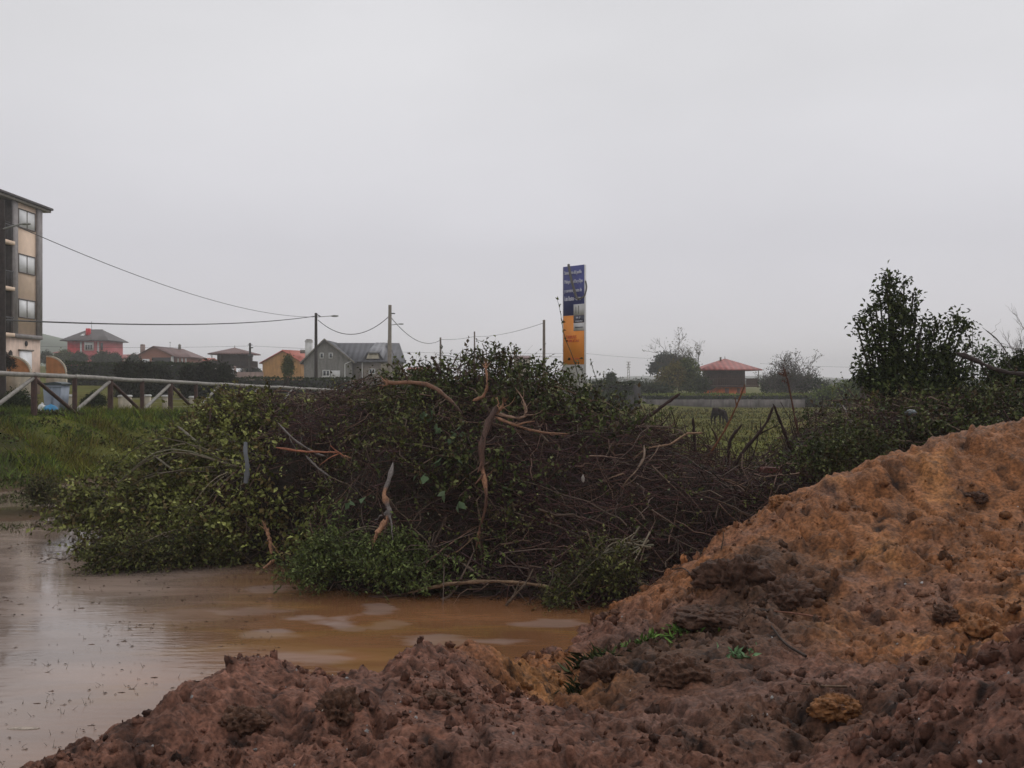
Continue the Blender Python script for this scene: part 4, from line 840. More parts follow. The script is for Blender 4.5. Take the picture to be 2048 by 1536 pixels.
def gz(x, y): return float(ground(np.array([x]), np.array([y]))[0])
def tree(name, blobs, d, n, leaf, cols, label, cat='tree', group=None, trunk_r=.1, trunk_c=(.05, .04, .03), base_px=None, m='far_leaf', gaps=.5, cs=.72, core=True, ry=.8, wr=.6, shell=.5, limb_n=None, sh=1.):
    B = [(W(px, py, d), np.array([rx / FX * d, rx / FX * d * ry, rz / FX * d])) for px, py, rx, rz in blobs]
    bx = base_px if base_px else blobs[0][0]; x0 = (bx - 1024) / FX * d; z0 = gz(x0, d)
    o = root(name, (x0, d, z0), label, cat, group); g = Geo(); P0 = np.array([x0, d, z0 - .1])
    for i, (c, r) in enumerate(B[:limb_n or len(B)]):
        q = catmull([P0 + [0, 0, 0], P0 * [.6, .6, .0] + c * [.4, .4, .0] + [0, 0, z0 + (c[2] - z0) * .5], c + [0, 0, r[2] * .5]], 8)
        V, F, mm = tubes(q[None], (trunk_r * (1 if i == 0 else .5) * np.linspace(1, .35, 8))[None], 6); g.add(V, F, trunk_c)
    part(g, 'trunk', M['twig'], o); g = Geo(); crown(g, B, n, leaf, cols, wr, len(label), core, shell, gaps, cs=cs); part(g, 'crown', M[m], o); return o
HOLLY = [(.036, .050, .014), (.052, .068, .020), (.026, .036, .012), (.075, .088, .032)]
# holly beside the ridge
_hb = [(1790, 700, 34, 70), (1785, 612, 22, 34), (1778, 568, 7, 22), (1765, 660, 26, 18), (1805, 640, 16, 34), (1745, 748, 26, 26), (1840, 735, 40, 48), (1890, 695, 34, 30), (1860, 795, 85, 40), (1905, 750, 42, 42), (1790, 780, 45, 30)]
_ht = [(1716, 662, 8, 6), (1728, 645, 10, 10), (1740, 630, 9, 9), (1750, 610, 9, 8), (1758, 590, 9, 10), (1772, 552, 5, 8), (1808, 566, 7, 8), (1826, 590, 8, 10), (1832, 612, 8, 10), (1832, 640, 8, 10), (1838, 668, 8, 12), (1720, 730, 10, 9), (1722, 752, 9, 8), (1738, 770, 12, 8), (1845, 645, 6, 10), (1872, 650, 10, 12), (1900, 660, 10, 10), (1915, 640, 8, 12), (1928, 658, 12, 12), (1940, 690, 10, 14), (1862, 672, 12, 12), (1750, 690, 16, 12), (1735, 700, 10, 6)]
tree('holly_tree', _hb + _ht, 14.6, 5400, .074,
     HOLLY, 'dark glossy holly, the tallest tree, standing right above the orange soil', 'tree', None, .06, base_px=1800, m='leaf', gaps=.95, cs=.33, wr=.55, shell=.05)
tree('elder_bush', [(1945, 740, 30, 50), (1965, 700, 14, 24), (1985, 720, 22, 26), (1945, 665, 8, 18), (1930, 780, 40, 30)], 15.4, 480, .06, [(.09, .12, .06), (.07, .10, .045), (.11, .13, .07)], 'pale loose-leaved bush just right of the holly', 'bush', None, .02, m='leaf', gaps=.9, core=False, shell=.1)
tree('hedge_bush', [(2045, 745, 50, 30), (2080, 720, 50, 40), (2010, 770, 40, 22), (1985, 752, 24, 20), (2030, 722, 20, 14)], 14.5, 1800, .055, HOLLY, 'dark bush at the right edge below the bare tree', 'bush', None, .03, m='leaf', gaps=.7, cs=.5)
def bare_tree(name, px, d, h, r, label, depth=5, spread=.4, nb=3, col=(.09, .075, .075), leaves=None, cat='tree', lean=0, L0=.38, stems=1, group=None, wsp=.1):
    x0 = (px - 1024) / FX * d; z0 = gz(x0, d); o = root(name, (x0, d, z0), label, cat, group); segs = []
    global r_min; r_min = .00016 * d
    for i in range(stems): grow([x0 + rng.normal() * wsp * (stems > 1), d, z0 - .1], unit(np.array([lean + rng.normal() * .35 * (stems > 1), rng.normal() * .2, 1.0])), h * L0, r, depth, nb, spread, .25, .74, segs)
    big = [s for s in segs if s[3] >= depth - 1]; sm = [s for s in segs if s[3] < depth - 1]
    g = Geo(); limbs(g, big, col, sides=6); part(g, 'trunk', M['twig'], o)
    g = Geo(); limbs(g, sm, np.array(col) * 1.1, sides=3)
    if leaves:
        n, lf, cols = leaves; tips = np.array([s[0][-1] for s in segs if s[3] <= 1]); tips = tips[rng.integers(0, len(tips), n)] + rng.normal(size=(n, 3)) * .12 * h / 4
        add_leaves(g, tips, rng.normal(size=tips.shape), rng.uniform(.6, 1.3, n) * lf, .6, cols, 1)
    part(g, 'crown', [M['twig'], M['far_leaf']], o); return o
bare_tree('bare_tree', 2056, 30, 5.9, .06, 'grey leafless tree with fine upright twigs at the right edge', 6, .30, 3, (.17, .15, .15), L0=.30, stems=3, wsp=.3)
bare_tree('willow_tree', 1402, 118, 8.6, .12, 'thin spring tree with sparse leaves left of the granary with the orange base', 5, .5, 3, (.10, .09, .075), (500, .2, [(.13, .13, .07), (.10, .10, .05)]), L0=.36, stems=2, wsp=.5)
OL = [(.14, .12, .030), (.10, .095, .026), (.16, .12, .035)]; DG = [(.034, .050, .016), (.048, .062, .020), (.026, .036, .014)]; MG = [(.085, .11, .028), (.065, .085, .024), (.10, .115, .035)]
tree('pine_tree', [(1330, 722, 15, 11), (1311, 737, 9, 8), (1345, 726, 14, 8), (1362, 728, 14, 10)], 150, 1500, .42, [(.035, .05, .035), (.045, .06, .045)], 'distant umbrella pine with flat dark tufts left of the willow', 'tree', None, .2, base_px=1332, gaps=.5, cs=.5)
tree('olive_shrub', [(1343, 754, 22, 20), (1330, 766, 18, 14), (1352, 742, 12, 14)], 112, 1800, .26, OL, 'round olive-brown shrub beneath the umbrella pine', 'shrub', None, .12)
tree('green_shrub', [(1378, 742, 18, 24), (1388, 764, 16, 16), (1366, 766, 16, 12)], 114, 1800, .26, MG, 'mid green tall shrub between the olive shrub and the granary', 'shrub', None, .12)
tree('dark_shrub', [(1405, 770, 14, 18), (1290, 775, 25, 12), (1320, 780, 30, 10)], 108, 900, .25, DG, 'low dark hedge bush left below the granary with the orange base', 'shrub', None, .1)
bare_tree('grey_shrub', 1585, 108, 7.0, .09, 'wide bare grey shrub right of the granary with the orange base', 5, .55, 3, (.075, .065, .055), (900, .2, [(.06, .065, .035), (.08, .07, .045)]), L0=.28, stems=7, wsp=1.5, cat='shrub')
tree('dark_shrub', [(1560, 768, 30, 18), (1605, 766, 30, 20), (1640, 772, 16, 14), (1535, 772, 14, 15)], 110, 1500, .26, DG, 'dark green thicket at the foot of the bare grey shrub', 'shrub', None, .1)
tree('green_shrub', [(1688, 784, 38, 18), (1650, 792, 26, 12), (1720, 776, 30, 18), (1752, 786, 30, 18)], 84, 2200, .22, [(.10, .14, .03), (.13, .165, .04), (.08, .11, .03)], 'light green bushes at the right end of the field', 'shrub', None, .1)
def hedge(name, x0, y0, x1, y1, z0, h, th, n, leaf, cols, label, top=None, cat='hedge', ccol=(.014, .02, .009)):
    o = root(name, ((x0 + x1) / 2, (y0 + y1) / 2, z0), label, cat); a = np.array([x0, y0]); b = np.array([x1, y1]); L = np.linalg.norm(b - a); e = (b - a) / L; f = np.array([-e[1], e[0]])
    mb = MB((x0, y0, z0), e); mb.box(.06, L - .06, -th * .42, th * .42, 0, h * .93); part(mb, 'added_dark_core', M['dark'], o)  # solid dark box added inside the leaves to stop see-through
    t = rng.uniform(0, L, n); side = rng.random(n); ht = h * (1 + .06 * fbm(t * .8, t * 0 + x0, 3, 9)); zz = np.where(side < .35, ht, rng.uniform(0, 1, n) * ht); off = np.where(side < .35, rng.uniform(-.5, .5, n) * th, -th * .5)
    p = np.stack([a[0] + e[0] * t + f[0] * off, a[1] + e[1] * t + f[1] * off, z0 + zz], -1) + rng.normal(size=(n, 3)) * .04
    tops = zz > h * .9; g = Geo(); c = pal(n, cols, .25)
    if top is not None: c[tops] = pal(int(tops.sum()), top, .2)
    add_leaves(g, p, rng.normal(size=p.shape) + [0, -.3, .2], rng.uniform(.6, 1.3, n) * leaf, .65, cols, 0); g.Cc[-1] = np.repeat(c, 4, 0); part(g, 'foliage', M['far_leaf'], o); return o
YG = [(.17, .20, .04), (.13, .165, .035)]
zf = lambda px, py, d: CZ - (py - HY) / FX * d
X_ = lambda px, d: (px - 1024) / FX * d
hedge('clipped_hedge', X_(1285, 101), 101, X_(1700, 101), 101, -.6, zf(0, 789, 101) + .6, 1.1, 6000, .20, DG, 'long low clipped hedge with yellow-green top behind the stained wall', YG)
hedge('clipped_hedge', X_(1190, 96), 96, X_(1275, 92), 92, -.6, zf(0, 766, 94) + .6, 1.2, 2600, .2, DG, 'tall dark clipped hedge right of the sign')
hedge('clipped_hedge', X_(1160, 88), 88, X_(1262, 84), 84, -.6, zf(0, 787, 86) + .6, 1.2, 2600, .2, DG, 'lower clipped hedge in front of the tall dark hedge right of the sign')
hedge('clipped_hedge', X_(1275, 116), 116, X_(1345, 116), 116, -.5, zf(0, 769, 116) + .5, 1.2, 1500, .22, [(.05, .04, .025), (.06, .045, .03)], 'brown beech hedge left of the olive shrub')
b = MB((X_(1285, 100), 100, 0)); b.box(0, X_(1610, 100) - X_(1285, 100), 0, .2, -.8, zf(0, 799, 100)); 
for i in range(6): b.box(2.9 * i, 2.9 * i + .3, -.08, 0.28, -.8, zf(0, 798, 100))
single(b, 'field_wall', M['wall_old'], (X_(1285, 100), 100, -.5), 'low stained concrete wall along the back of the field', 'wall')
# palm
px, d = 1727, 74; x0 = X_(px, d); z0 = gz(x0, d); o = root('palm_tree', (x0, d, z0), 'small palm beyond the light green bushes left of the holly', 'palm tree'); g = Geo(); top = W(1724, 762, d)
V, F, m = tubes(np.array([[[x0, d, z0 - .1], top]]), np.array([[.2, .16]]), 8); g.add(V, F, (.07, .05, .035)); part(g, 'trunk', M['twig'], o); g = Geo()
for i in range(26):
    an = rng.uniform(0, 6.28); el_ = rng.uniform(-.1, 1.2); dv = np.array([math.cos(an) * math.cos(el_), math.sin(an) * math.cos(el_), math.sin(el_)]); L = rng.uniform(.9, 1.25)
    q = top + dv * L * np.linspace(0, 1, 10)[:, None] - np.array([0, 0, .55]) * (np.linspace(0, 1, 10)[:, None] ** 2) * L; V, F, m = tubes(q[None], np.full((1, 10), .012), 3); g.add(V, F, (.07, .08, .04))
    pp = np.repeat(q[2:], 4, 0); add_leaves(g, pp, np.repeat(np.gradient(q, axis=0)[2:], 4, 0) * 4 + rng.normal(size=pp.shape) * [.6, .6, .1] - [0, 0, .3], np.full(len(pp), .3), .12, [(.08, .09, .045), (.10, .10, .055)])
part(g, 'fronds', M['far_leaf'], o)
# left side: dark hedge, clipped conifers, shrubs
hedge('tall_hedge', X_(118, 92), 92, X_(400, 92), 92, 1.0, zf(0, 727, 92) - 1.0, 1.6, 7500, .22, DG, 'long tall dark hedge in front of the red and brick houses')
for i, (px, d, py, w, lb) in enumerate([(255, 64, 722, 26, 'broad dark conifer left of the brick house'), (290, 66, 724, 22, 'second dark conifer from the left, under the brick house chimney'), (322, 68, 730, 20, 'short dark conifer in front of the brick house porch'), (378, 66, 731, 15, 'rounded dark conifer, left one of three before the dark granary'), (413, 66, 722, 20, 'tallest dark conifer, middle one of three before the dark granary'), (448, 66, 727, 20, 'dark conifer, right one of three before the dark granary')]):
    tree('clipped_conifer', [(px, (py + 790) / 2 + 6, w, (790 - py) / 2), (px, py + 16, w * .72, 15), (px, 790, w * 1.02, 22)], d, 2400, .15, [(.022, .028, .013), (.030, .036, .017), (.035, .03, .017)], lb, 'conifer', 'clipped dark conifers behind the wooden fence', .12, gaps=.35, cs=.85)
for i, (px, py, rx, rz, d, c, lb) in enumerate([(30, 800, 46, 26, 34, DG, 'low dark bush behind the wooden fence at the left edge'), (188, 800, 26, 16, 42, DG, 'low dark garden bush right of the wheeled bin'), (0, 722, 30, 18, 50, [(.05, .025, .02), (.03, .03, .018)], 'reddish dark bush at the foot of the apartment block'),
    (92, 714, 13, 8, 175, DG, 'far bush left of the red house'), (128, 712, 16, 8, 172, MG, 'grey-green far bush at the left corner of the red house'), (158, 716, 13, 8, 170, DG, 'dark far bush under the red house'), (205, 715, 17, 8, 172, DG, 'far bush at the right corner of the red house'), (228, 717, 11, 6, 176, DG, 'small far bush beyond the right corner of the red house'), (266, 722, 12, 10, 160, DG, 'dark bush left of the brick house'),
    (576, 731, 8, 21, 80, [(.11, .125, .04), (.08, .095, .035)], 'slim green tree in front of the ochre house'), (500, 744, 22, 5, 140, DG, 'far dark shrub line beyond the dusty pink wall'), (1222, 757, 5, 9, 110, DG, 'small conifer tip right of the sign')]):
    tree('garden_bush' if 'bush' in lb else 'slim_tree' if 'tree' in lb else 'far_shrub', [(px, py, rx * .7, rz * .7), (px - rx * .45, py + rz * .4, rx * .55, rz * .6), (px + rx * .5, py + rz * .3, rx * .5, rz * .6), (px + rx * .1, py - rz * .45, rx * .4, rz * .5)], d, 1400, max(.0018 * d, .05), c, lb, 'bush' if 'bush' in lb else 'tree' if 'tree' in lb else 'shrub', None, .05, gaps=.7, cs=.6)
hedge('low_hedge', X_(455, 84), 84, X_(700, 84), 84, .4, zf(0, 757, 84) - .4, 1.0, 3500, .18, DG, 'low dark hedge in front of the ochre and grey houses')
# far wooded skyline and hills
def ridge(name, pts, d0, d1, m, label=None, cat=None, kind=None, rough=0):
    g = Geo(); xs_ = np.linspace(pts[0][0], pts[-1][0], 260); ys_ = np.interp(xs_, [p[0] for p in pts], [p[1] for p in pts]); ys_ = ys_ - rough * np.abs(fbm(xs_ * .09, xs_ * 0, 5, 7)) * 2
    rows = []
    for t, d, k in ((0, d0, 0), (.4, d0 + (d1 - d0) * .4, .75), (.7, d0 + (d1 - d0) * .7, .97), (1, d1, 1.0), (1.3, d1 + (d1 - d0) * .8, .2)):
        zt = CZ - (ys_ - HY) / FX * d1; rows.append(np.stack([(xs_ - 1024) / FX * d, np.full_like(xs_, d), (zt + 1) * k - 1.0], -1))
    V = np.stack(rows, 0); g.add(V.reshape(-1, 3), grid_faces(5, 260), (.06, .075, .05)); return single(g, name, m, (0, 0, 0), label, cat, kind=kind, smooth=True)
ridge('hill', [(-500, 690), (-200, 668), (40, 668), (85, 673), (125, 682), (200, 700), (260, 716), (340, 736), (430, 750), (560, 757)], 330, 480, M['hill'], kind='structure')
ridge('far_hill', [(-900, 745), (200, 738), (380, 742), (600, 750), (900, 757), (1180, 757), (1280, 752), (1600, 752), (1660, 755), (1740, 760), (2100, 752), (2900, 745)], 900, 1200, mat('far_hill', (.07, .085, .07), .9, .01, .3), kind='structure')
g = Geo(); n = 9000; px = rng.uniform(1170, 2150, n); d = rng.uniform(430, 520, n); hh = (1.2 + 2.6 * (fbm(px * .012, px * 0, 4, 5) * .5 + .5)); x = X_(px, d)
p = np.stack([x, d, rng.uniform(-.5, 1, n) * hh], -1); add_leaves(g, p, rng.normal(size=p.shape) + [0, 0, .2], rng.uniform(.8, 1.6, n), .8, DG)
single(g, 'far_woodland', M['far_leaf'], (X_(1600, 470), 470, 0), 'far-off low woodland along the horizon right of the sign', 'woodland', kind='stuff')

# ------------------------------------------------------------------ grass on the bank and at the water
def blades(g, p, h, w, cols, lean=.35):
    n = len(p); d = rng.normal(size=(n, 3)) * lean; d[:, 2] = 1; d = unit(d); s = unit(np.cross(d, rng.normal(size=(n, 3)))) * w[:, None]; h = h[:, None]; dr = unit(rng.normal(size=(n, 3)) * [1, 1, 0] + 1e-6) * h * .35
    V = np.stack([p - s, p + s, p + d * h * .6 + s * .7 + dr * .3, p + d * h * .6 - s * .7 + dr * .3, p + d * h + dr], 1).reshape(-1, 3); i = np.arange(n)[:, None] * 5
    g.add(V, i + [0, 1, 2, 3]); c = np.repeat(pal(n, cols, .25), 5, 0); g.Cc[-1] = c; g.F.append((i + [3, 2, 4] + g.n - len(V), 0))
g = Geo(); n = 90000; y = rng.uniform(15.5, 47, n); s = rng.uniform(-2.5, 4.6, n); x = fence_x(y) + s; z = ground(x, y)
keep = (z > .03) & (rng.random(n) < np.clip(1.3 - (y - 16) / 40, .2, 1)); x, y, z = x[keep], y[keep], z[keep]
pt = fbm(x * .7, y * .7, 4, 201) * .5 + .5; pt2 = (fbm(x * 1.1 + 9, y * 1.1, 4, 203) * .75 + .5)
h = rng.uniform(.05, .14, len(x)) * (.35 + 2.6 * sstep(.38, .68, fbm(x * 1.7, y * 1.7, 4, 205) * .5 + .5)); p = np.stack([x, y, z - .01], -1)
for lo, hi, cols in ((0, .42, [(.15, .145, .026), (.155, .125, .034), (.125, .13, .024)]), (.42, .58, [(.13, .185, .024), (.15, .18, .024), (.17, .19, .03)]), (.58, 1.01, [(.085, .12, .026), (.105, .145, .030), (.075, .095, .030)])):
    k = (pt2 >= lo) & (pt2 < hi); blades(g, p[k], h[k], rng.uniform(.003, .008, k.sum()) * (1 + y[k] / 30), cols, .5)
k = rng.random(len(x)) < .5 * sstep(.45, .65, fbm(x * 1.4, y * 1.4, 4, 207) * .5 + .5); add_leaves(g, p[k] + [0, 0, .09], rng.normal(size=p[k].shape) + [0, 0, .4], rng.uniform(.05, .13, k.sum()), .55, [(.05, .068, .022), (.085, .11, .03), (.095, .075, .035), (.05, .045, .022)])
single(g, 'bank_grass', M['grass'], (-10, 26, .5), 'lush rough grass and weeds on the bank below the wooden fence', 'grass', kind='stuff')
g = Geo(); n = 26000; y = rng.uniform(22, 96, n); x = X_(rng.uniform(1150, 1800, n), y); k = rng.random(n) < .25 + sstep(-.1, .5, fbm(x * .25, y * .25, 4, 231)); x, y = x[k], y[k]
blades(g, np.stack([x, y, ground(x, y)], -1), rng.uniform(.05, .22, len(x)), rng.uniform(.01, .03, len(x)) * (y / 40 + .4), [(.115, .098, .022), (.090, .098, .020), (.13, .105, .03), (.065, .068, .020)], .6)
single(g, 'field_grass', M['grass'], (10, 60, 0), 'uneven tufty grass of the pony field', 'grass', kind='stuff')
g = Geo(); n = 26000; x = rng.uniform(-10.5, -3.5, n); y = rng.uniform(12.5, 20.5, n); gd = ground(x, y); k = (gd > -.22) & (rng.random(n) < sstep(.45, .62, fbm(x * .9, y * 2.2, 4, 211) * .5 + .5 + .12 * sstep(15, 18, y))); 
p = np.stack([x, y, np.maximum(gd, 0) - .02], -1)[k]; blades(g, p, rng.uniform(.03, .11, k.sum()), rng.uniform(.006, .016, k.sum()), [(.075, .085, .03), (.09, .075, .04), (.06, .075, .025)], 1.0)
single(g, 'drowned_grass', M['grass'], (-7, 15, 0), 'short drowned grass poking out of the shallows under the bank', 'grass', kind='stuff')
# floating specks, stems and leaf bits
g = Geo(); n = 1500; y = np.exp(rng.uniform(np.log(4.8), np.log(15), n)); px = rng.uniform(-200, 560, n); x = X_(px, y); k = (mound0(x, y) < .0) & (fbm(x * 1.2, y * 3, 4, 221) > -.05); x, y = x[k], y[k]; n = len(x); p = np.stack([x, y, np.full(n, .004)], -1)
an = rng.normal(size=n) * .7; dv = np.stack([np.cos(an), np.sin(an), rng.random(n) * .05], -1); add_leaves(g, p, dv, rng.uniform(.01, .05, n) * np.clip(y / 11, .3, 1.2), .25, [(.085, .045, .03), (.10, .06, .04), (.06, .045, .025), (.13, .08, .055)], 0, .3, 3.)
k = rng.random(n) < .5; d = rng.normal(size=(k.sum(), 3)) * [.5, .3, .2] + [0, 0, .8]; add_twigs(g, twig_paths(p[k] - [0, 0, .01], unit(d), rng.uniform(.015, .06, k.sum()), 3, .2, .02), np.full(k.sum(), .002), [(.07, .045, .03), (.06, .06, .03)], 3)
k = rng.random(n) < .10
for q in p[k]: lump(g, q - [0, 0, .008], np.array([1, .45, .2]) * rng.uniform(.02, .055) * min(1, q[1] / 10), np.array([.085, .048, .032]) * rng.uniform(.7, 1.3), int(rng.integers(1000)), 8, 5)
single(g, 'floating_debris', M['twig'], (-3, 10, 0), 'scattered stems, leaf bits and mud specks on the flood water', 'debris', kind='stuff')
g = Geo(); blob(g, W(45, 1453, 6.3) * [1, 1, 0] + [0, 0, .0], (.10, .025, .008), (.36, .30, .25), 0, 3, .3); single(g, 'floating_stick', M['twig'], W(45, 1453, 6.3) * [1, 1, 0], 'pale flat piece of wood floating near the lower left corner', 'stick', smooth=True)

# ================================================================== FENCE, BINS, GARDEN POSTS
def fpt(t): return np.array([26 * (-.48 + .0109 * t), 26 * (1 + .068 * t)])
def ftop(t): return 2.38 - .0262 * 26 * .0689 * t
fence = root('wooden_fence', (*fpt(0), 1.29), 'rustic round-pole fence with truss braces along the grass bank', 'fence')
tt = list(range(-4, 15))
for t in tt:
    x, y = fpt(t); zt = ftop(t); zb = min(gz(x, y), zt - 1.05) - .1; b = MB(); r = .078 if t % 2 == 0 else .064
    b.rod((x, y, zb), (x, y, zt - .05), r * 1.05, r, 9); o = part(b, 'post', M['post_wood'], fence)
    for q in o.data.polygons: q.use_smooth = False
for t in tt[:-1]:
    x, y = fpt(t); x2, y2 = fpt(t + 1); b = MB(); za, zb = ftop(t) - .02, ftop(t + 1) - .02; w = .012 * math.sin(t * 2.3)
    V, F, m = tubes(catmull([(x, y, za), ((x + x2) / 2, (y + y2) / 2, (za + zb) / 2 + w), (x2, y2, zb)], 6)[None], np.array([[.070, .066, .064, .063, .061, .058]]), 9); b.g.add(V, F); part(b, 'rail', M['rail_wood'], fence)
    b = MB(); g0, g1 = ftop(t) - 1.0, ftop(t + 1) - 1.0
    if t % 2 == 0: b.rod((x, y - .03, ftop(t) - .1), (x2, y2 - .03, g1), .052, .052, 8); part(b, 'brace', M['post_wood'], fence)
    else: b.rod((x, y - .03, g0), (x2, y2 - .03, ftop(t + 1) - .1), .056, .05, 8); part(b, 'brace', M['rail_wood'], fence)
# wheeled bin: tapered body, hinged lid, two wheels, handle bar
d = 31; c = W(104, 826, d); o = root('wheeled_bin', c, 'grey-blue wheeled bin with dark lid behind the wooden fence', 'bin'); z0 = c[2]; x0 = c[0]
b = MB((x0, d, z0)); b.prism([(-.22, .06), (.22, .06), (.29, .86), (-.29, .86)], 0, .6); b.box(-.31, .31, -.03, .02, .80, .86); b.box(-.02, .02, -.02, 0, .15, .8); part(b, 'body', M['bin'], o)
b = MB((x0, d, z0)); b.prism([(-.33, .865), (.33, .865), (.31, .93), (.1, .97), (-.26, .93)], -.05, .64); part(b, 'lid', M['bin_lid'], o)
for s_ in (-.24, .24): b = MB((x0, d, z0)); b.rod((s_ - .03, .08, .09), (s_ + .03, .08, .09), .09, .09, 12); part(b, 'wheel', M['bin_lid'], o)
def bag(px, py, d, r, m, label):
    c = W(px, py, d); g = Geo(); blob(g, c + [0, 0, r[2] * .8], r, (1, 1, 1), 0, int(px), .35, 22, 14); blob(g, c + [.01, 0, r[2] * 1.7], (r[0] * .25, r[1] * .25, r[2] * .35), (1, 1, 1), 0, 3, .5); single(g, 'rubbish_bag', M[m], c, label, 'bag', 'rubbish bags by the wheeled bin', smooth=True)
bag(101, 826, 30, (.20, .16, .13), 'bag_blue', 'bright blue rubbish bag in front of the wheeled bin'); bag(111, 833, 29.6, (.18, .14, .10), 'bag_dark', 'black rubbish bag right of the blue bag'); bag(84, 828, 30.2, (.13, .12, .17), 'bag_white', 'white rubbish bag left of the blue bag')
# road edge behind the fence
zr = lambda y: 1.05 - (y - 28) * .02
g = Geo(); ys_ = np.linspace(22, 75, 40); V = []
for y in ys_: xx = fence_x(y) - 1.2; V += [(xx - 4.5, y, zr(y) + .25), (xx, y, zr(y) + .25)]
# garden wall pillars with wire between
pil = [(54, 36, 792, 834), (141, 46, 789, 824), (250, 52, 790, 824), (295, 53, 789, 822), (331, 54, 790, 821), (385, 56, 792, 820)]
for i, (px, d, a, b_) in enumerate(pil):
    c = W(px, b_, d); h = (b_ - a) / FX * d; o = root('garden_pillar', c, ['cream pillar behind the leftmost bay of the wooden fence', 'cream pillar right of the wheeled bin', 'thick cream pillar under the broad conifer', 'cream pillar with pale cap between the two others under the conifers', 'cream pillar nearest the brush, with a pale cap', 'small cream pillar almost hidden by the brush'][i], 'pillar', 'cream garden pillars behind the fence')
    w = .14 if px != 250 else .26; b = MB(c); b.box(-w, w, -w, w, -.3, h - .1); part(b, 'shaft', M['cream'], o); b = MB(c); b.box(-w - .03, w + .03, -w - .03, w + .03, h - .1, h - .03); b.box(-w, w, -w, w, h - .03, h); part(b, 'cap', M['white'], o)
o = root('wire_fence', W(290, 820, 53.5), 'thin wire garden fence between the cream pillars', 'fence'); b = MB()
for (p0, p1) in ((2, 3), (3, 4), (4, 5)):
    for f in (.75, .5, .25): A_ = W(pil[p0][0], pil[p0][3] - (pil[p0][3] - pil[p0][2]) * f, pil[p0][1]); B_ = W(pil[p1][0], pil[p1][3] - (pil[p1][3] - pil[p1][2]) * f, pil[p1][1]); b.rod(A_, B_, .014 if f > .7 else .006, None, 4)
part(b, 'wires', M['rail_wood'], o)
b = MB(W(84, 843, 27.4), (1, .1)); b.box(0, 1.0, 0, .22, -.1, .05); single(b, 'kerb_stone', M['kerb'], W(100, 842, 27.4), 'pale kerb slab on the grass below the wheeled bin', 'kerb stone')

# ================================================================== POLES, LAMPS, CABLES
def pole(px, py, d, r, m, label, name='utility_pole', pyb=None, lean=0., arms=(), lampat=None, group='roadside poles'):
    t = W(px, py, d); z0 = gz(t[0], d); o = root(name, (t[0] + lean, d, z0), label, 'pole' if name == 'utility_pole' else 'street lamp', group); b = MB()
    b.rod((t[0] + lean, d, z0 - .3), tuple(t), r * 1.15, r * .8, 10); part(b, 'post', M[m], o)
    for (a, q, rr_) in arms: b = MB(); b.rod(W(*a, d), W(*q, d), rr_, None, 6); part(b, 'bracket', M['cable'], o)
    if lampat:
        (ax, ay), (lx, ly), s = lampat; b = MB(); b.rod(W(ax, ay, d - .05), W(lx, ly, d - .3), .03, None, 6); part(b, 'arm', M['lamp'], o)
        c = W(lx, ly, d - .3); g = Geo(); blob(g, c + [s * .5, 0, 0], (s * .55, s * .2, s * .13), (1, 1, 1), 0, 4, .05); part(g, 'lamp_head', M['lamp'], o)
    return o
pole(4, 400, 36, .13, 'pole_dark', 'thick dark pole at the left edge before the apartment block, with lamp', lampat=((6, 458), (42, 448), .34))
pole(632, 626, 84, .14, 'pole_dark', 'dark pole with street lamp in front of the left gable of the grey house', arms=[((632, 628), (641, 633), .05)], lampat=((634, 634), (662, 632), .62))
pole(780, 610, 78, .16, 'pole_conc', 'tall pale concrete pole with street lamp in front of the grey house', lean=-.06, arms=[((780, 627), (790, 627), .05)], lampat=((782, 650), (797, 648), .4))
pole(881, 675, 105, .12, 'pole_grey', 'short brown pole left of the heap top')
pole(949, 663, 118, .11, 'pole_grey', 'thin brown pole rising behind the heap top')
pole(1088, 640, 74, .12, 'pole_grey', 'weathered wooden pole left of the blue and orange sign', arms=[((1088, 690), (1092, 687), .03)])
pole(500, 686, 130, .16, 'pole_dark', 'distant pole with insulators beside the dark granary', arms=[((496, 690), (505, 690), .05), ((500, 696), (506, 695), .08), ((497, 712), (506, 711), .22)])
def cable(a, b, sagpx, r, label, mid=None):
    A_ = W(*a); B_ = W(*b); P = [A_ * (1 - t) + B_ * t - np.array([0, 0, 1]) * sagpx / FX * (A_[1] + B_[1]) / 2 * 4 * t * (1 - t) for t in np.linspace(0, 1, 24)]; P = np.array(P)
    g = Geo(); V, F, m = tubes(P[None], np.full((1, 24), r), 5); g.add(V, F); single(g, 'overhead_cable', M['cable'], P[12], label, 'cable', 'overhead cables')
cable((4, 640, 36), (632, 632, 84), 13, .030, 'thick lower cable from the apartment block to the grey house pole')
cable((6, 440, 36), (632, 634, 84), 30, .016, 'thin upper cable swooping down to the grey house pole')
cable((636, 640, 84), (778, 633, 78), 32, .030, 'sagging cable between the grey house pole and the concrete pole')
cable((783, 636, 78), (881, 680, 105), 22, .028, 'cable dropping from the concrete pole to the short brown pole')
cable((883, 679, 105), (948, 673, 118), 2, .02, 'short cable between the two brown poles behind the heap top')
cable((951, 673, 118), (1087, 646, 74), 6, .018, 'cable rising to the weathered wooden pole by the sign')
cable((506, 692, 130), (1170, 706, 170), 6, .018, 'faint far cable running behind the grey house to the sign')
cable((-20, 690, 120), (496, 692, 130), 4, .015, 'faint far cable left of the pole with insulators')
cable((1172, 707, 150), (1300, 717, 170), 1, .018, 'faint far cable from the sign to the umbrella pine')
cable((1520, 727, 170), (1724, 735, 180), 1, .018, 'faint far cable between the granary and the holly')
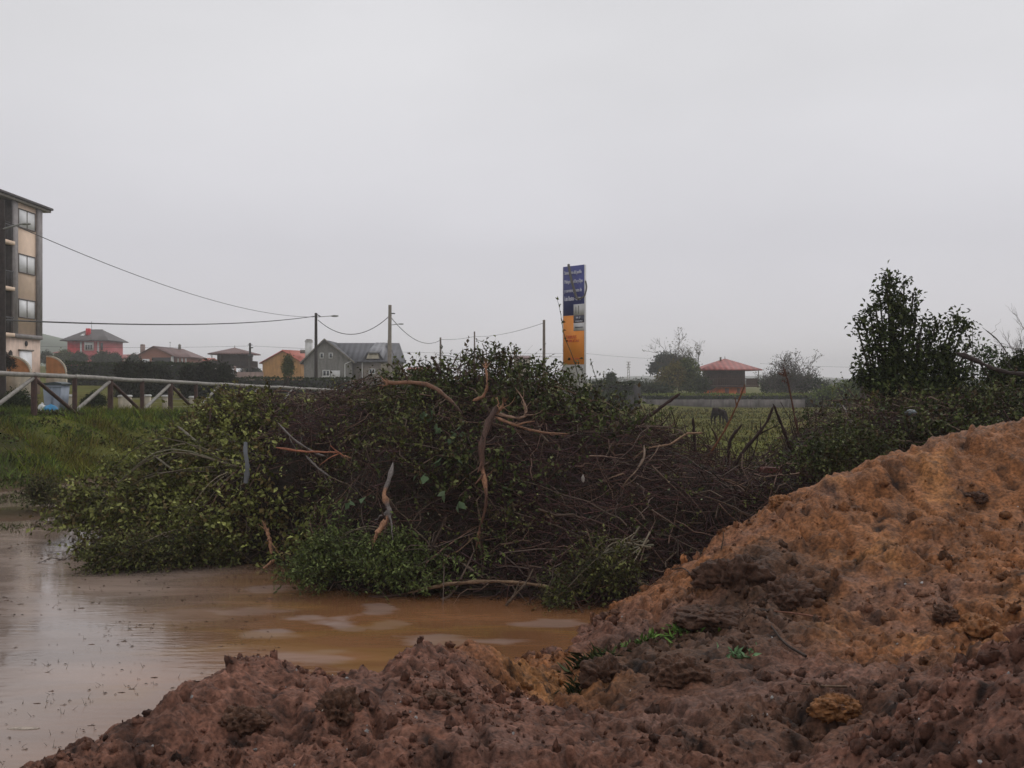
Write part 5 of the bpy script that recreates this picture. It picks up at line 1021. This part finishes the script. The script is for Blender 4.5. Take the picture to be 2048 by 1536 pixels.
# lattice pylon far away
d = 330; c = W(1257, 760, d); o = root('power_pylon', c, 'tiny lattice pylon on the horizon right of the sign', 'pylon'); b = MB(); h = 36 / FX * d
for sx in (-1, 1): b.rod(c + [sx * .5, 0, -1], c + [sx * .12, 0, h], .09, None, 4)
for k in range(6): b.rod(c + [-.5 * (1 - k / 8), 0, h * k / 6], c + [.5 * (1 - k / 8), 0, h * (k + 1) / 6], .06, None, 4); 
part(b, 'mast', M['pole_grey'], o)
for k in (.7, .85, 1): b = MB(); b.rod(c + [-.75, 0, h * k], c + [.75, 0, h * k], .07, None, 4); part(b, 'cross_arm', M['pole_grey'], o)

# ================================================================== THE SIGN TOWER
d = 40; br = W(1169, 762, 39.55); bl = W(1127, 762, 40.4); e = (br - bl)[:2]; wd = float(np.linalg.norm(e)); zt_l = zf(0, 534, 40.4)
z0 = zf(0, 800, 40) - 1.2; zt = zt_l; sg = root('sign_tower', (bl[0], bl[1], z0), 'tall narrow blue, orange and white site sign behind the heap', 'sign'); fr = ((bl[0], bl[1], 0), e)
def zz_(py): return zf(0, py, 40.0)
b = MB(*fr); b.box(0, wd, .0, .05, z0, zt - .02); b.box(wd, wd + .03, -.015, .06, z0, zt - .01); b.box(-.03, 0, -.015, .06, z0, zt - .01); part(b, 'panel_frame', M['sign_white'], sg)
def plate(x0, x1, za, zb, m, name, y=-.012): 
    b = MB(*fr); b.box(x0 * wd, x1 * wd, y, -.001, za, zb); return part(b, name, M[m], sg)
plate(0, 1, zz_(729), zz_(631), 'orange', 'orange_panel'); bp_ = plate(0, 1, zz_(630.5), zt, 'blue', 'blue_panel')
plate(.5, 1, zz_(631), zz_(609), 'sign_white', 'white_plate', -.02); plate(.5, 1, zz_(646), zz_(631.2), 'sign_navy', 'navy_plate', -.02); plate(.5, 1, zz_(662), zz_(646.2), 'sign_white', 'white_plate', -.02)
def words(txt, x, z, w, h, m, parent, name='lettering', y=-.024):
    c = bpy.data.curves.new(name, 'FONT'); c.body = txt; c.size = 1; c.extrude = .01; o = bpy.data.objects.new(name, c); COL.objects.link(o); bpy.context.view_layer.update(); me = bpy.data.meshes.new_from_object(o.evaluated_get(bpy.context.evaluated_depsgraph_get())); bpy.data.objects.remove(o); o = bpy.data.objects.new(name, me); COL.objects.link(o); me.materials.clear(); me.materials.append(M[m]); bpy.context.view_layer.update()
    dx, dy = max(o.dimensions[0], .01), max(o.dimensions[1], .01); en = e / np.linalg.norm(e); p = np.array([bl[0], bl[1], 0]) + np.array([en[0], en[1], 0]) * x * wd + np.array([-en[1], en[0], 0]) * y + [0, 0, z]
    off = p - np.array(sg.location); o.rotation_euler = (R(90), 0, math.atan2(en[1], en[0])); o.scale = (w * wd / dx, h / dy, 1); o.location = tuple(off); o.parent = parent
for txt, py, x, w in [('Saneamiento del pueblo', 548, .07, .80), ('Malugas en el Lu y Dpo', 566, .07, .85), ('y carretera puentes de', 584, .07, .82), ('Luis Bustos - obras', 601, .07, .75)]: words(txt, x, zz_(py), w, .19, 'sign_text', sg)
words('OBRAS', .12, zz_(677), .5, .13, 'sign_red', sg); words('PUBLICAS', .15, zz_(684), .6, .10, 'sign_red', sg); words('en plazo', .3, zz_(719), .5, .09, 'sign_red', sg)
words('M F', .62, zz_(638), .2, .08, 'sign_text', sg); words('OBRAS', .58, zz_(644), .34, .05, 'sign_text', sg); words('Ayuntamiento', .56, zz_(656), .38, .06, 'sign_navy', sg)
b = MB(*fr); b.prism([(wd * .72, zz_(612)), (wd * .76, zz_(612)), (wd * .76, zz_(628)), (wd * .72, zz_(628))], -.026, -.021); b.prism([(wd * .60, zz_(614)), (wd * .63, zz_(614)), (wd * .63, zz_(627)), (wd * .60, zz_(627))], -.026, -.021); part(b, 'emblem', M['lamp'], sg)
g = Geo(); P = catmull([W(1137, 529, 39.9), W(1142, 556, 39.7), W(1149, 582, 39.6), W(1154, 596, 39.5), W(1160, 597, 39.3), W(1169, 591, 39.2), W(1173, 575, 39.3), W(1171, 562, 39.4)], 26)
V, F, m = tubes(P[None], np.concatenate([np.full(14, .055), np.full(12, .035)])[None], 6); g.add(V, F, (.13, .12, .11)); single(g, 'dangling_strap', M['twig'], P[0], 'grey-brown strap looped over the blue part of the sign', 'strap', smooth=True)

# ================================================================== BUILDINGS
# apartment block: facade along the line of sight
xf, ye = -30.7, 65.0; zb = 1.6; ztop = zf(0, 421, 65)
apt = root('apartment_block', (xf, ye, zb), 'four-storey peach apartment block with balconies at the left edge', 'building')
FR = ((xf, 0, 0), (0, 1))            # local x runs along the facade (world y), local y runs into the block (world -x)
zs = [zf(0, 672, 65)]; st = 2.82; b = MB(*FR)
b.box(61.9, ye, .12, 11, zs[0], ztop); part(b, 'upper_wall', M['peach'], apt)
b = MB(*FR); b.box(30, ye, .1, 11, zb - 1, zs[0] - .25); part(b, 'ground_floor_wall', M['peach_light'], apt)
b = MB(*FR); b.box(64.45, ye + .06, -.02, .14, zs[0], ztop - .01); b.box(61.3, 61.9, 0, .12, zs[0], ztop - .01); b.box(61.3, ye + .08, -.03, .16, zs[0] - .25, zs[0]); part(b, 'corner_pilaster', M['grey_render'], apt)
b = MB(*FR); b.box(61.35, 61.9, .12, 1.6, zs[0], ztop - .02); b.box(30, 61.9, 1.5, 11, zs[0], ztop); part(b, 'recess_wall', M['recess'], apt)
for i in range(3):
    z = zs[0] + i * st
    window(apt, FR, 62.05, 64.25, z + 1.02, z + 2.22, .10, 1, 'alu', 'shutter', .06)
    b = MB(*FR); b.box(50, 61.28, -.12, 1.5, z - .22, z); part(b, 'balcony_slab', M['peach'], apt)
    b = MB(*FR); b.box(50, 61.25, -.06, -.02, z + .92, z + .98)
    for k in range(64): b.box(50.1 + k * .175, 50.13 + k * .175, -.055, -.03, z, z + .92)
    part(b, 'balcony_railing', M['cable'], apt)
    b = MB(*FR); b.box(58.4, 60.2, 1.44, 1.5, z, z + 2.1); part(b, 'balcony_door', M['glass'], apt)
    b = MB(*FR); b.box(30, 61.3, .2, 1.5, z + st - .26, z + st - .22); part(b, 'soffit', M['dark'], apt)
b = MB(*FR); b.prism([(30, ztop), (66, ztop), (66, ztop + .14), (30, ztop + .14)], -.15, 11.8); part(b, 'eave', M['gutter'], apt)
b = MB(*FR); b.slab([(30, -.26, ztop + .30), (66.1, -.26, ztop + .30), (61, 5.5, ztop + 2.0), (30, 5.5, ztop + 2.0)], .14); b.slab([(66.1, -.26, ztop + .30), (66.1, 12, ztop + .30), (61, 5.5, ztop + 2.0), (61, 5.4, ztop + 2.0)], .14); part(b, 'roof', M['tile_dark'], apt)
zg = zf(0, 702, 63); b = MB(*FR); b.box(62.2, 63.7, .02, .11, zb, zg); part(b, 'side_door', M['shutter'], apt); b = MB(*FR); b.box(62.1, 63.9, -.03, .1, zg, zg + .09); part(b, 'door_lintel', M['gutter'], apt)
b = MB(*FR); b.rod((63.1, .06, zf(0, 687, 63)), (63.1, .13, zf(0, 687, 63)), .17, .17, 14); b.prism([(60.9, zf(0, 714, 61)), (61.3, zf(0, 714, 61)), (61.3, zf(0, 704, 61)), (61.1, zf(0, 700, 61)), (60.9, zf(0, 704, 61))], .05, .12); part(b, 'vent_opening', M['dark'], apt)
def stair_wall(y, x0, x1, pa, pb, label):
    za, zb_ = zf(0, pa, y), zf(0, pb, y); o = root('curved_stair_wall', (x0, y, zb_ - 1), label, 'wall', 'curved orange stair walls'); w = x1 - x0
    pts = [(0, za)] + [(w * math.sin(a), zb_ + (za - zb_) * math.cos(a)) for a in np.linspace(.12, math.pi / 2, 12)] + [(w, zb_), (0, zb_)]
    b = MB((x0, y, 0)); b.prism([(x, z) for x, z in pts[:-1]] + [(0, zb_)], 0, .12); part(b, 'panel', M['terracotta'], o)
    b = MB((x0, y, 0))
    for (xa, a_), (xb, b2) in zip(pts[:-3], pts[1:-2]): b.prism([(xa, a_), (xb, b2), (xb + .05, b2 + .09), (xa + .02, a_ + .09)], -.04, .16)
    part(b, 'coping', M['cream'], o); b = MB((x0, y, 0)); b.box(0, w + .05, -.05, .17, zb_ - 1.8, zb_ - .003); part(b, 'base', M['cream'], o)
stair_wall(65.4, -30.6, X_(131, 65.4), 714, 747, 'curved orange stair wall beyond the block corner'); stair_wall(60.2, -30.55, X_(60, 60.2), 713, 747, 'curved orange stair wall in front of the block')

def gable_house(name, o3, e, w, dep, zb, ze, za, over, mw, mr, label, cat='house', apex=.5):
    rt = root(name, (o3[0], o3[1], zb), label, cat); fr = ((o3[0], o3[1], 0), e); ax = w * apex
    b = MB(*fr); b.prism([(0, zb), (w, zb), (w, ze), (ax, za), (0, ze)], 0, dep); part(b, 'wall', M[mw], rt)
    b = MB(*fr); s1 = (za - ze) / ax; s2 = (za - ze) / (w - ax); t = .12
    b.slab([(ax, -over, za + t + .02), (ax, dep + over, za + t + .02), (-over, dep + over, ze - over * s1 + t + .02), (-over, -over, ze - over * s1 + t + .02)][::-1], t)
    b.slab([(ax, -over, za + t + .02), (ax, dep + over, za + t + .02), (w + over, dep + over, ze - over * s2 + t + .02), (w + over, -over, ze - over * s2 + t + .02)], t)
    rf = part(b, 'roof', M[mr], rt)
    return rt, fr, rf
# grey block house
d = 110; k = d / FX; Z0 = zf(0, 790, d); x0 = X_(608, d)
gh, fr, rf = gable_house('grey_house', (x0, d, 0), (1, 0), 95 * k, 7, Z0, zf(0, 722, d), zf(0, 682, d), .38, 'house_grey', 'slate', 'large grey block house with steep slate roof and dormer', apex=.44)
u = lambda px: (px - 608) * k
zv = lambda py: zf(0, py, d)
b = MB(*fr); b.box(u(703), u(792), 1.0, 7.5, Z0, zv(724)); b.prism([(0, 0)] * 0 or [(u(703), zv(724)), (u(792), zv(724)), (u(792), zv(723)), (u(703), zv(723))], 1.0, 7.5); part(b, 'wing_wall', M['house_taupe'], gh)
b = MB(*fr); ez, rz = zv(722), zv(683); b.slab([(u(690), .55, ez), (u(797), .55, ez), (u(790), 4.2, rz), (u(652), 4.2, rz)], .14); b.slab([(u(797), 8, ez), (u(660), 8, ez), (u(652), 4.2, rz), (u(790), 4.2, rz)], .14); b.tri([(u(797), .55, ez), (u(797), 8, ez), (u(790), 4.2, rz)], .14); part(b, 'wing_roof', M['slate'], gh)
b = MB(*fr); b.prism([(u(731), zv(717)), (u(757), zv(717)), (u(753), zv(703)), (u(736), zv(703))], .62, 3.2); part(b, 'dormer', M['cream'], gh)
b = MB(*fr); b.slab([(u(732), .5, zv(704)), (u(757), .5, zv(704)), (u(763), 4.1, zv(682.3)), (u(742), 4.1, zv(682.3))], .1); b.slab([(u(722), .45, zv(718)), (u(732), .5, zv(704)), (u(742), 4.1, zv(682.3)), (u(729), 2.2, zv(701))], .1); b.slab([(u(757), .5, zv(704)), (u(766), .45, zv(718)), (u(769), 2.2, zv(701)), (u(763), 4.1, zv(682.3))], .1); part(b, 'dormer_roof', M['slate_light'], gh)
b = MB(*fr); ax = 95 * k * .44
for sgn, xe in ((-1, -.38), (1, 95 * k + .38)):
    ee = zv(722) - .38 * (zv(682) - zv(722)) / (ax if sgn < 0 else 95 * k - ax); b.prism([(xe, ee), (ax, zv(682) + .1), (ax, zv(682) + .28), (xe, ee + .2)], -.46, -.385)
part(b, 'verge_board', M['gutter'], gh)
part(MB(*fr).box(u(737), u(752), .54, .6, zv(709), zv(703.5)), 'dormer_window', M['gutter'], gh)
for a in (639.5, 657.5): window(gh, fr, u(a), u(a + 8), zv(717), zv(705.5), 0, 0, 'white', 'glass', .09)
window(gh, fr, u(645), u(660), zv(753), zv(740), 0, 1, 'white', 'glass', .1, 'white')
part(MB(*fr).box(u(662), u(680), -.05, .02, zv(760), zv(741)), 'garage_shutter', M['white'], gh)
window(gh, fr, u(735), u(748), zv(748), zv(737), 1.0, 1, 'white', 'glass', .09)
b = MB(*fr); b.rod((u(690), -.06, zv(728)), (u(690), -.06, zv(775)), .06, None, 6); b.rod((u(690), -.06, zv(728)), (u(702), -.06, zv(723)), .06, None, 6); b.rod((u(722), .92, zv(725)), (u(722), .92, zv(775)), .06, None, 6); part(b, 'downpipe', M['white'], gh)
b = MB(*fr); b.box(u(768), u(774), 3.2, 3.9, zv(700), zv(678)); b.box(u(769), u(773), 3.3, 3.8, zv(678) + .003, zv(675)); part(b, 'chimney', M['concrete'], rf)
b = MB(*fr); b.box(u(760), u(775), .9, .98, zv(742), zv(722)); part(b, 'light_panel', M['cream'], gh)
# ochre house with red roof
d = 132; k = d / FX; x0 = X_(525, d); e = (math.cos(R(-4)), math.sin(R(-4))); oh, fr, rf = gable_house('ochre_house', (x0, d, 0), e, 79 * k, 9, zf(0, 775, d), zf(0, 725, d), zf(0, 702, d), .35, 'ochre', 'tile_bright', 'ochre gabled house with bright red roof', apex=.53)
b = MB((X_(566, d), d - .4, 0), (1, 0)); x1 = (601 - 566) * k; b.slab([(0, 0, zf(0, 699.5, d)), (x1 * 1.1, .3, zf(0, 722, d)), (x1 * 1.45, 5, zf(0, 716, d)), (x1 * .8, 5, zf(0, 699.5, d))], .14); part(b, 'roof_slope', M['tile_bright'], rf)
d2 = 128; b = MB((X_(607, d2), d2 + 1, 0)); kk = d2 / FX; b.box(0, 13 * kk, 0, .8, zf(0, 722, d2), zf(0, 683, d2)); b.box(-.06, 13.8 * kk, -.06, .86, zf(0, 683, d2), zf(0, 681, d2)); part(b, 'chimney', M['white'], rf)
b = MB((X_(607, d2), d2 + 1, 0)); b.prism([(-.05, zf(0, 681, d2)), (13.6 * kk, zf(0, 681, d2)), (10.5 * kk, zf(0, 677.5, d2)), (3 * kk, zf(0, 677.5, d2))], 0, .8); part(b, 'chimney_cap', M['concrete'], rf)
b = MB((X_(597, d), d + 1, 0)); b.box(0, 10 * k, 0, .8, zf(0, 706, d), zf(0, 699, d)); part(b, 'chimney_pot', M['gutter'], rf)
# dusty pink boundary wall
b = MB((X_(468, 118), 118, 0)); kk = 118 / FX; b.box(0, 58 * kk, 0, .2, zf(0, 775, 118), zf(0, 744, 118)); b.box(0, 3 * kk, -.1, .3, zf(0, 775, 118), zf(0, 732, 118)); single(b, 'boundary_wall', M['dusty_pink'], (X_(468, 118), 118, 1.0), 'dusty pink garden wall right of the dark granary', 'wall')
# brick house
d = 168; k = d / FX; x0 = X_(277, d); zb_ = zf(0, 752, d)
bh, fr, rf = gable_house('brick_house', (x0, d, 0), (1, .0), 67 * k, 9, zb_, zf(0, 711, d), zf(0, 693.5, d), .5, 'brick', 'tile_brown', 'brick house with shallow brown roof and two chimneys', apex=.47)
u = lambda px: (px - 277) * k
zv = lambda py: zf(0, py, d)
b = MB(*fr); b.box(u(344.2), u(374), .8, 8.5, zb_, zv(713)); part(b, 'side_wall', M['brick'], bh)
b = MB(*fr); b.slab([(u(338), .2, zv(713)), (u(381), .4, zv(714)), (u(347), 5, zv(696)), (u(310), 4.5, zv(692.5))], .15); b.tri([(u(381), .4, zv(714)), (u(381), 9, zv(714)), (u(347), 5, zv(696))], .15); part(b, 'side_roof', M['tile_brown'], bh)
part(MB(*fr).box(u(304), u(341), -.04, .02, zv(737), zv(715)), 'porch_shade_panel', M['dark'], bh); part(MB(*fr).box(u(342.5), u(346.5), -.12, .3, zv(742), zv(713)), 'corner_pillar', M['white'], bh); part(MB(*fr).box(u(285), u(299), -.05, .02, zv(730), zv(718)), 'shutter', M['shutter'], bh)  # porch is a flat dark panel, the recess shade painted on
for a in (352, 360, 367.5): part(MB(*fr).box(u(a), u(a + 2.6), .72, .8, zv(726), zv(716.5)), 'window', M['white'], bh)
b = MB(*fr); b.box(u(276), u(283), 1.0, 1.7, zv(712), zv(691)); b.prism([(u(276), zv(691)), (u(283), zv(691)), (u(282), zv(688)), (u(277), zv(688))], 1.0, 1.7); part(b, 'chimney', M['dusty_pink'], rf)
b = MB(*fr); b.box(u(338.5), u(342.5), 4.5, 5, zv(697), zv(689)); b.prism([(u(338), zv(689)), (u(343), zv(689)), (u(340.5), zv(686))], 4.5, 5); part(b, 'chimney', M['gutter'], rf)
b = MB(*fr); b.rod((u(324), 4, zv(695)), (u(324), 4, zv(682)), .03, None, 4); b.rod((u(322), 4, zv(683)), (u(326), 4, zv(683)), .03, None, 4); part(b, 'antenna', M['cable'], rf)
# hip-roofed red house
def hip_roof(b, x0, x1, y0, y1, ze, za, ridge=0., th=.16):
    cx, cy = (x0 + x1) / 2, (y0 + y1) / 2; r = ridge / 2
    b.slab([(x0, y0, ze), (x1, y0, ze), (cx + r, cy, za), (cx - r - 1e-3, cy, za)], th); b.slab([(x1, y1, ze), (x0, y1, ze), (cx - r, cy, za), (cx + r + 1e-3, cy, za)], th)
    b.tri([(x1, y0, ze), (x1, y1, ze), (cx + r, cy, za)], th); b.tri([(x0, y1, ze), (x0, y0, ze), (cx - r, cy, za)], th)
d = 190; k = d / FX; zv = lambda py: zf(0, py, d); x0 = X_(132, d); u = lambda px: (px - 132) * k; rh = root('red_house', (x0, d, zv(735)), 'two-storey red house with dark hipped roof on the far rise', 'house'); fr = ((x0, d, 0), (1, 0))
b = MB(*fr); b.box(0, u(162), .6, 8, zv(740), zv(678)); part(b, 'wall', M['red_wall'], rh); b = MB(*fr); b.box(u(162), u(213), 0, 8, zv(740), zv(679)); part(b, 'side_wall', M['pink_wall'], rh)
b = MB(*fr); hip_roof(b, u(124), u(221), -1, 9, zv(680.5), zv(656.5), 2.6); rf = part(b, 'roof', M['tile_dark'], rh)
b = MB(*fr); b.box(u(166), u(173), 1.2, 2.0, zv(672), zv(656)); part(b, 'chimney', M['red_wall'], rf); b = MB(*fr); b.box(u(184), u(187), 4.2, 4.6, zv(662), zv(656.5)); part(b, 'chimney', M['gutter'], rf)
b = MB(*fr); b.rod((u(170), 3, zv(658)), (u(170), 3, zv(641)), .04, None, 4); b.rod((u(168), 3, zv(645)), (u(172), 3, zv(645)), .03, None, 4); part(b, 'antenna', M['cable'], rf)
b = MB(*fr); b.slab([(u(156), .95, zv(670.5)), (u(164), .95, zv(670.5)), (u(163.5), 1.6, zv(666.5)), (u(158), 1.6, zv(666.5))], .05); part(b, 'skylight', M['white'], rf)
b = MB(*fr); b.box(u(170), u(188), -.3, 0, zv(701), zv(684)); part(b, 'window_bay', M['white'], rh)
for i in range(3): part(MB(*fr).box(u(172.5 + i * 4.9), u(176 + i * 4.9), -.34, -.3, zv(699), zv(690)), 'window', M['glass'], rh)
for a in (161, 195.5): part(MB(*fr).box(u(a), u(a + 3), -.2, 0 if a > 190 else .5, zv(730), zv(684)), 'pillar', M['sign_white'], rh)
part(MB(*fr).box(u(201), u(206), -.05, .02, zv(700), zv(686)), 'window', M['glass'], rh)
part(MB(*fr).box(u(-3 + 132), u(213), -.6, .6, zv(712), zv(709)), 'balcony', M['pink_wall'], rh)
# granaries on stilts
def granary(name, d, pxl, pxr, py_e, py_a, bl_, br_, py_b, label, mroof, mwall, gl, gr, base=None, chim=None, pillars=True):
    k = d / FX; x0 = X_(pxl, d); u = lambda px: (px - pxl) * k; zv = lambda py: zf(0, py, d); zg_ = gz(x0, d) - .3
    o = root(name, (X_((pxl + pxr) / 2, d), d, zv(py_b)), label, 'granary', 'raised wooden granaries'); fr = ((x0, d, 0), (1, 0)); w = u(pxr); D = w * .95
    b = MB(*fr); hip_roof(b, 0, w, 0, D, zv(py_e), zv(py_a), .15); rf = part(b, 'roof', M[mroof], o)
    b = MB(*fr); c = (w / 2, D / 2); b.rod((c[0], c[1], zv(py_a) - .1), (c[0], c[1], zv(py_a - 5)), .07, .02, 6); part(b, 'finial', M['gutter'], rf)
    if chim: b = MB(*fr); b.box(u(chim), u(chim + 3), D * .4, D * .4 + .25, zv(py_a + 6), zv(py_a - 3)); part(b, 'chimney', M['gutter'], rf)
    hb = zv(py_b); ins = u(bl_)
    b = MB(*fr); b.box(u(bl_), u(br_), ins, D - ins, hb, zv(py_e) - .12)
    n = 22
    for i in range(n): xx = u(bl_) + (u(br_) - u(bl_)) * i / n; b.box(xx, xx + .05, ins - .03, ins, hb + .1, zv(py_e) - .15)
    part(b, 'plank_wall', M[mwall], o)
    b = MB(*fr); b.box(u(gl), u(gr), .45, D - .45, hb - .18, hb - .003); part(b, 'gallery_floor', M[mwall], o)
    b = MB(*fr); ry = zv(py_e) * .42 + hb * .58
    for (ax, ay, bx, by) in ((u(gl), .5, u(gr), .5), (u(gl) + .05, .55, u(gl) + .05, D - .5), (u(gr) - .05, .55, u(gr) - .05, D - .5)):
        b.rod((ax, ay, ry), (bx, by, ry), .05, None, 5); m_ = 26
        for i in range(m_ + 1): b.rod((ax + (bx - ax) * i / m_, ay + (by - ay) * i / m_, hb), (ax + (bx - ax) * i / m_, ay + (by - ay) * i / m_, ry), .028, None, 4)
    part(b, 'gallery_railing', M[mwall], o)
    for i in range(5):
        xx = u(gl) + .06 + (u(gr) - u(gl) - .12) * i / 4; b = MB(*fr); b.rod((xx, .5, hb), (xx, .5, zv(py_e) - .1), .05, None, 6); part(b, 'gallery_post', M['gutter'] if i in (0, 4) else M[mwall], o)
    for sx in (u(bl_) + .3, u(br_) - .3):
        for sy in (ins + .3, D - ins - .3): b = MB(*fr); b.prism([(sx - .28, zg_ - .3), (sx + .28, zg_ - .3), (sx + .16, hb - .2), (sx - .16, hb - .2)], sy - .2, sy + .2); part(b, 'stilt', M['concrete'], o)
    return o, fr, u, zv, D, ins, zg_
o, fr, u, zv, D, ins, zg_ = granary('stilt_granary', 122, 1400, 1525, 738.5, 716, 1423, 1494, 771, 'granary with red tiled hip roof over an orange ground floor', 'tile_red', 'brown_wood', 1407, 1520, chim=1450)
b = MB(*fr); b.box(u(1425), u(1497), ins + .05, D - ins, zg_ - .2, zv(774)); part(b, 'ground_floor', M['orange_wall'], o)
for a, b_ in ((1455, 1463), (1480, 1486)): part(MB(*fr).box(u(a), u(b_), ins, ins + .1, zv(792), zv(777)), 'doorway', M['brick'], o)
part(MB(*fr).prism([(u(1408), zv(772)), (u(1440), zv(772)), (u(1426), zv(780)), (u(1408), zv(780))], ins - .3, ins), 'stair', M['dark_wood'], o)
granary('stilt_granary', 135, 415, 501, 706.5, 694, 430, 488, 733, 'dark weathered granary between the conifers and the insulator pole', 'tile_brown', 'dark_wood', 421, 497)
# far roofs
for i, (a, b_, pt, pe, pbm, d, m, lb) in enumerate([(378, 418, 715, 721, 742, 185, 'tile_bright', 'far low house with red roof right of the brick house'), (812, 856, 734, 739, 765, 130, 'tile_red', 'red roof of a far house just left of the heap top'), (1026, 1062, 710, 716, 750, 150, 'tile_brown', 'brown roof of a far house behind the right side of the heap top'), (216, 262, 708, 716, 735, 200, 'tile_red', 'far low red-roofed house between the red and brick houses'), (104, 126, 701, 705, 720, 210, 'tile_red', 'tiny red-roofed outbuilding left of the red house')]):
    k = d / FX; x0 = X_(a, d); w = (b_ - a) * k; o = root('far_house', (x0, d, zf(0, pbm, d)), lb, 'house'); b = MB((x0, d, 0)); b.box(.1, w - .1, .5, 6, zf(0, pbm + 10, d), zf(0, pe, d)); part(b, 'wall', M['cream'], o)
    b = MB((x0, d, 0)); b.slab([(0, .2, zf(0, pe, d)), (w, .2, zf(0, pe, d)), (w, 3.3, zf(0, pt, d)), (0, 3.3, zf(0, pt, d))], .12); b.slab([(w, 6.4, zf(0, pe, d)), (0, 6.4, zf(0, pe, d)), (0, 3.3, zf(0, pt, d)), (w, 3.3, zf(0, pt, d))], .12); part(b, 'roof', M[m], o)
    part(MB((x0, d, 0)).box(w * .3, w * .42, .44, .5, zf(0, pe + 8, d), zf(0, pe + 3, d)), 'window', M['glass'], o)

# ================================================================== PONY
def pony():
    d = 60; c = W(1438, 855, d); z0 = gz(c[0], d); s = 1.06
    V = [(0, 0, .74), (.22, 0, .76), (.42, 0, .80), (.56, 0, .72), (.70, 0, .52), (.80, 0, .30), (.86, 0, .16), (.90, 0, .07),      # trunk, neck, head down grazing
         (-.22, 0, .78), (-.38, 0, .76), (-.50, 0, .66), (-.54, 0, .45), (-.53, 0, .28)]
    E = [(0, 1), (1, 2), (2, 3), (3, 4), (4, 5), (5, 6), (6, 7), (0, 8), (8, 9), (9, 10), (10, 11), (11, 12)]; Rd = [.215, .205, .19, .15, .11, .085, .065, .045, .20, .18, .045, .04, .03]
    for sy in (-1, 1):                       # fore legs, hind legs (stifle forward, hock back)
        n = len(V); V += [(.34, sy * .11, .55), (.35, sy * .11, .32), (.33, sy * .11, .10), (.36, sy * .11, .02)]; Rd += [.075, .045, .034, .045]; E += [(2, n), (n, n + 1), (n + 1, n + 2), (n + 2, n + 3)]
        n = len(V); V += [(-.30, sy * .12, .55), (-.43, sy * .12, .34), (-.38, sy * .12, .10), (-.35, sy * .12, .02)]; Rd += [.095, .05, .036, .045]; E += [(9, n), (n, n + 1), (n + 1, n + 2), (n + 2, n + 3)]
    n = len(V); V += [(.60, .05, .86 - .16), (.60, -.05, .86 - .16)]; V[n] = (.74, .06, .50); V[n + 1] = (.74, -.06, .50); Rd += [.02, .02]; E += [(4, n), (4, n + 1)]
    me = bpy.data.meshes.new('pony'); an = R(-62); V = [((x * math.cos(an) - y * math.sin(an)) * s, (x * math.sin(an) + y * math.cos(an)) * s, z * s) for x, y, z in V]; me.from_pydata(V, E, [])
    o = bpy.data.objects.new('pony', me); COL.objects.link(o); o.location = (c[0] - .08, d, z0); o.modifiers.new('skin', 'SKIN')
    for v, r in zip(me.skin_vertices[0].data, Rd): v.radius = (r * s, r * s)
    me.skin_vertices[0].data[0].use_root = True; sb = o.modifiers.new('sub', 'SUBSURF'); sb.levels = sb.render_levels = 2; me.materials.append(M['horse']); tag(o, 'dark pony grazing with its head down in the field', 'pony')
pony()

# ================================================================== DAMP AIR
hz = bpy.data.materials.new('damp_air'); hz.use_nodes = True; t = hz.node_tree; t.nodes.clear()
o_ = N(t, 'ShaderNodeOutputMaterial'); pv = N(t, 'ShaderNodeVolumePrincipled'); pv.inputs['Color'].default_value = (.93, .92, .95, 1); pv.inputs['Density'].default_value = .0009; pv.inputs['Anisotropy'].default_value = .1
t.links.new(pv.outputs[0], o_.inputs['Volume'])
b = MB((0, 0, 0)); b.box(-1650, 1650, -60, 1650, -3, 34); single(b, 'haze', hz, (0, 0, 0), 'thin damp haze in the air', 'haze', kind='stuff')
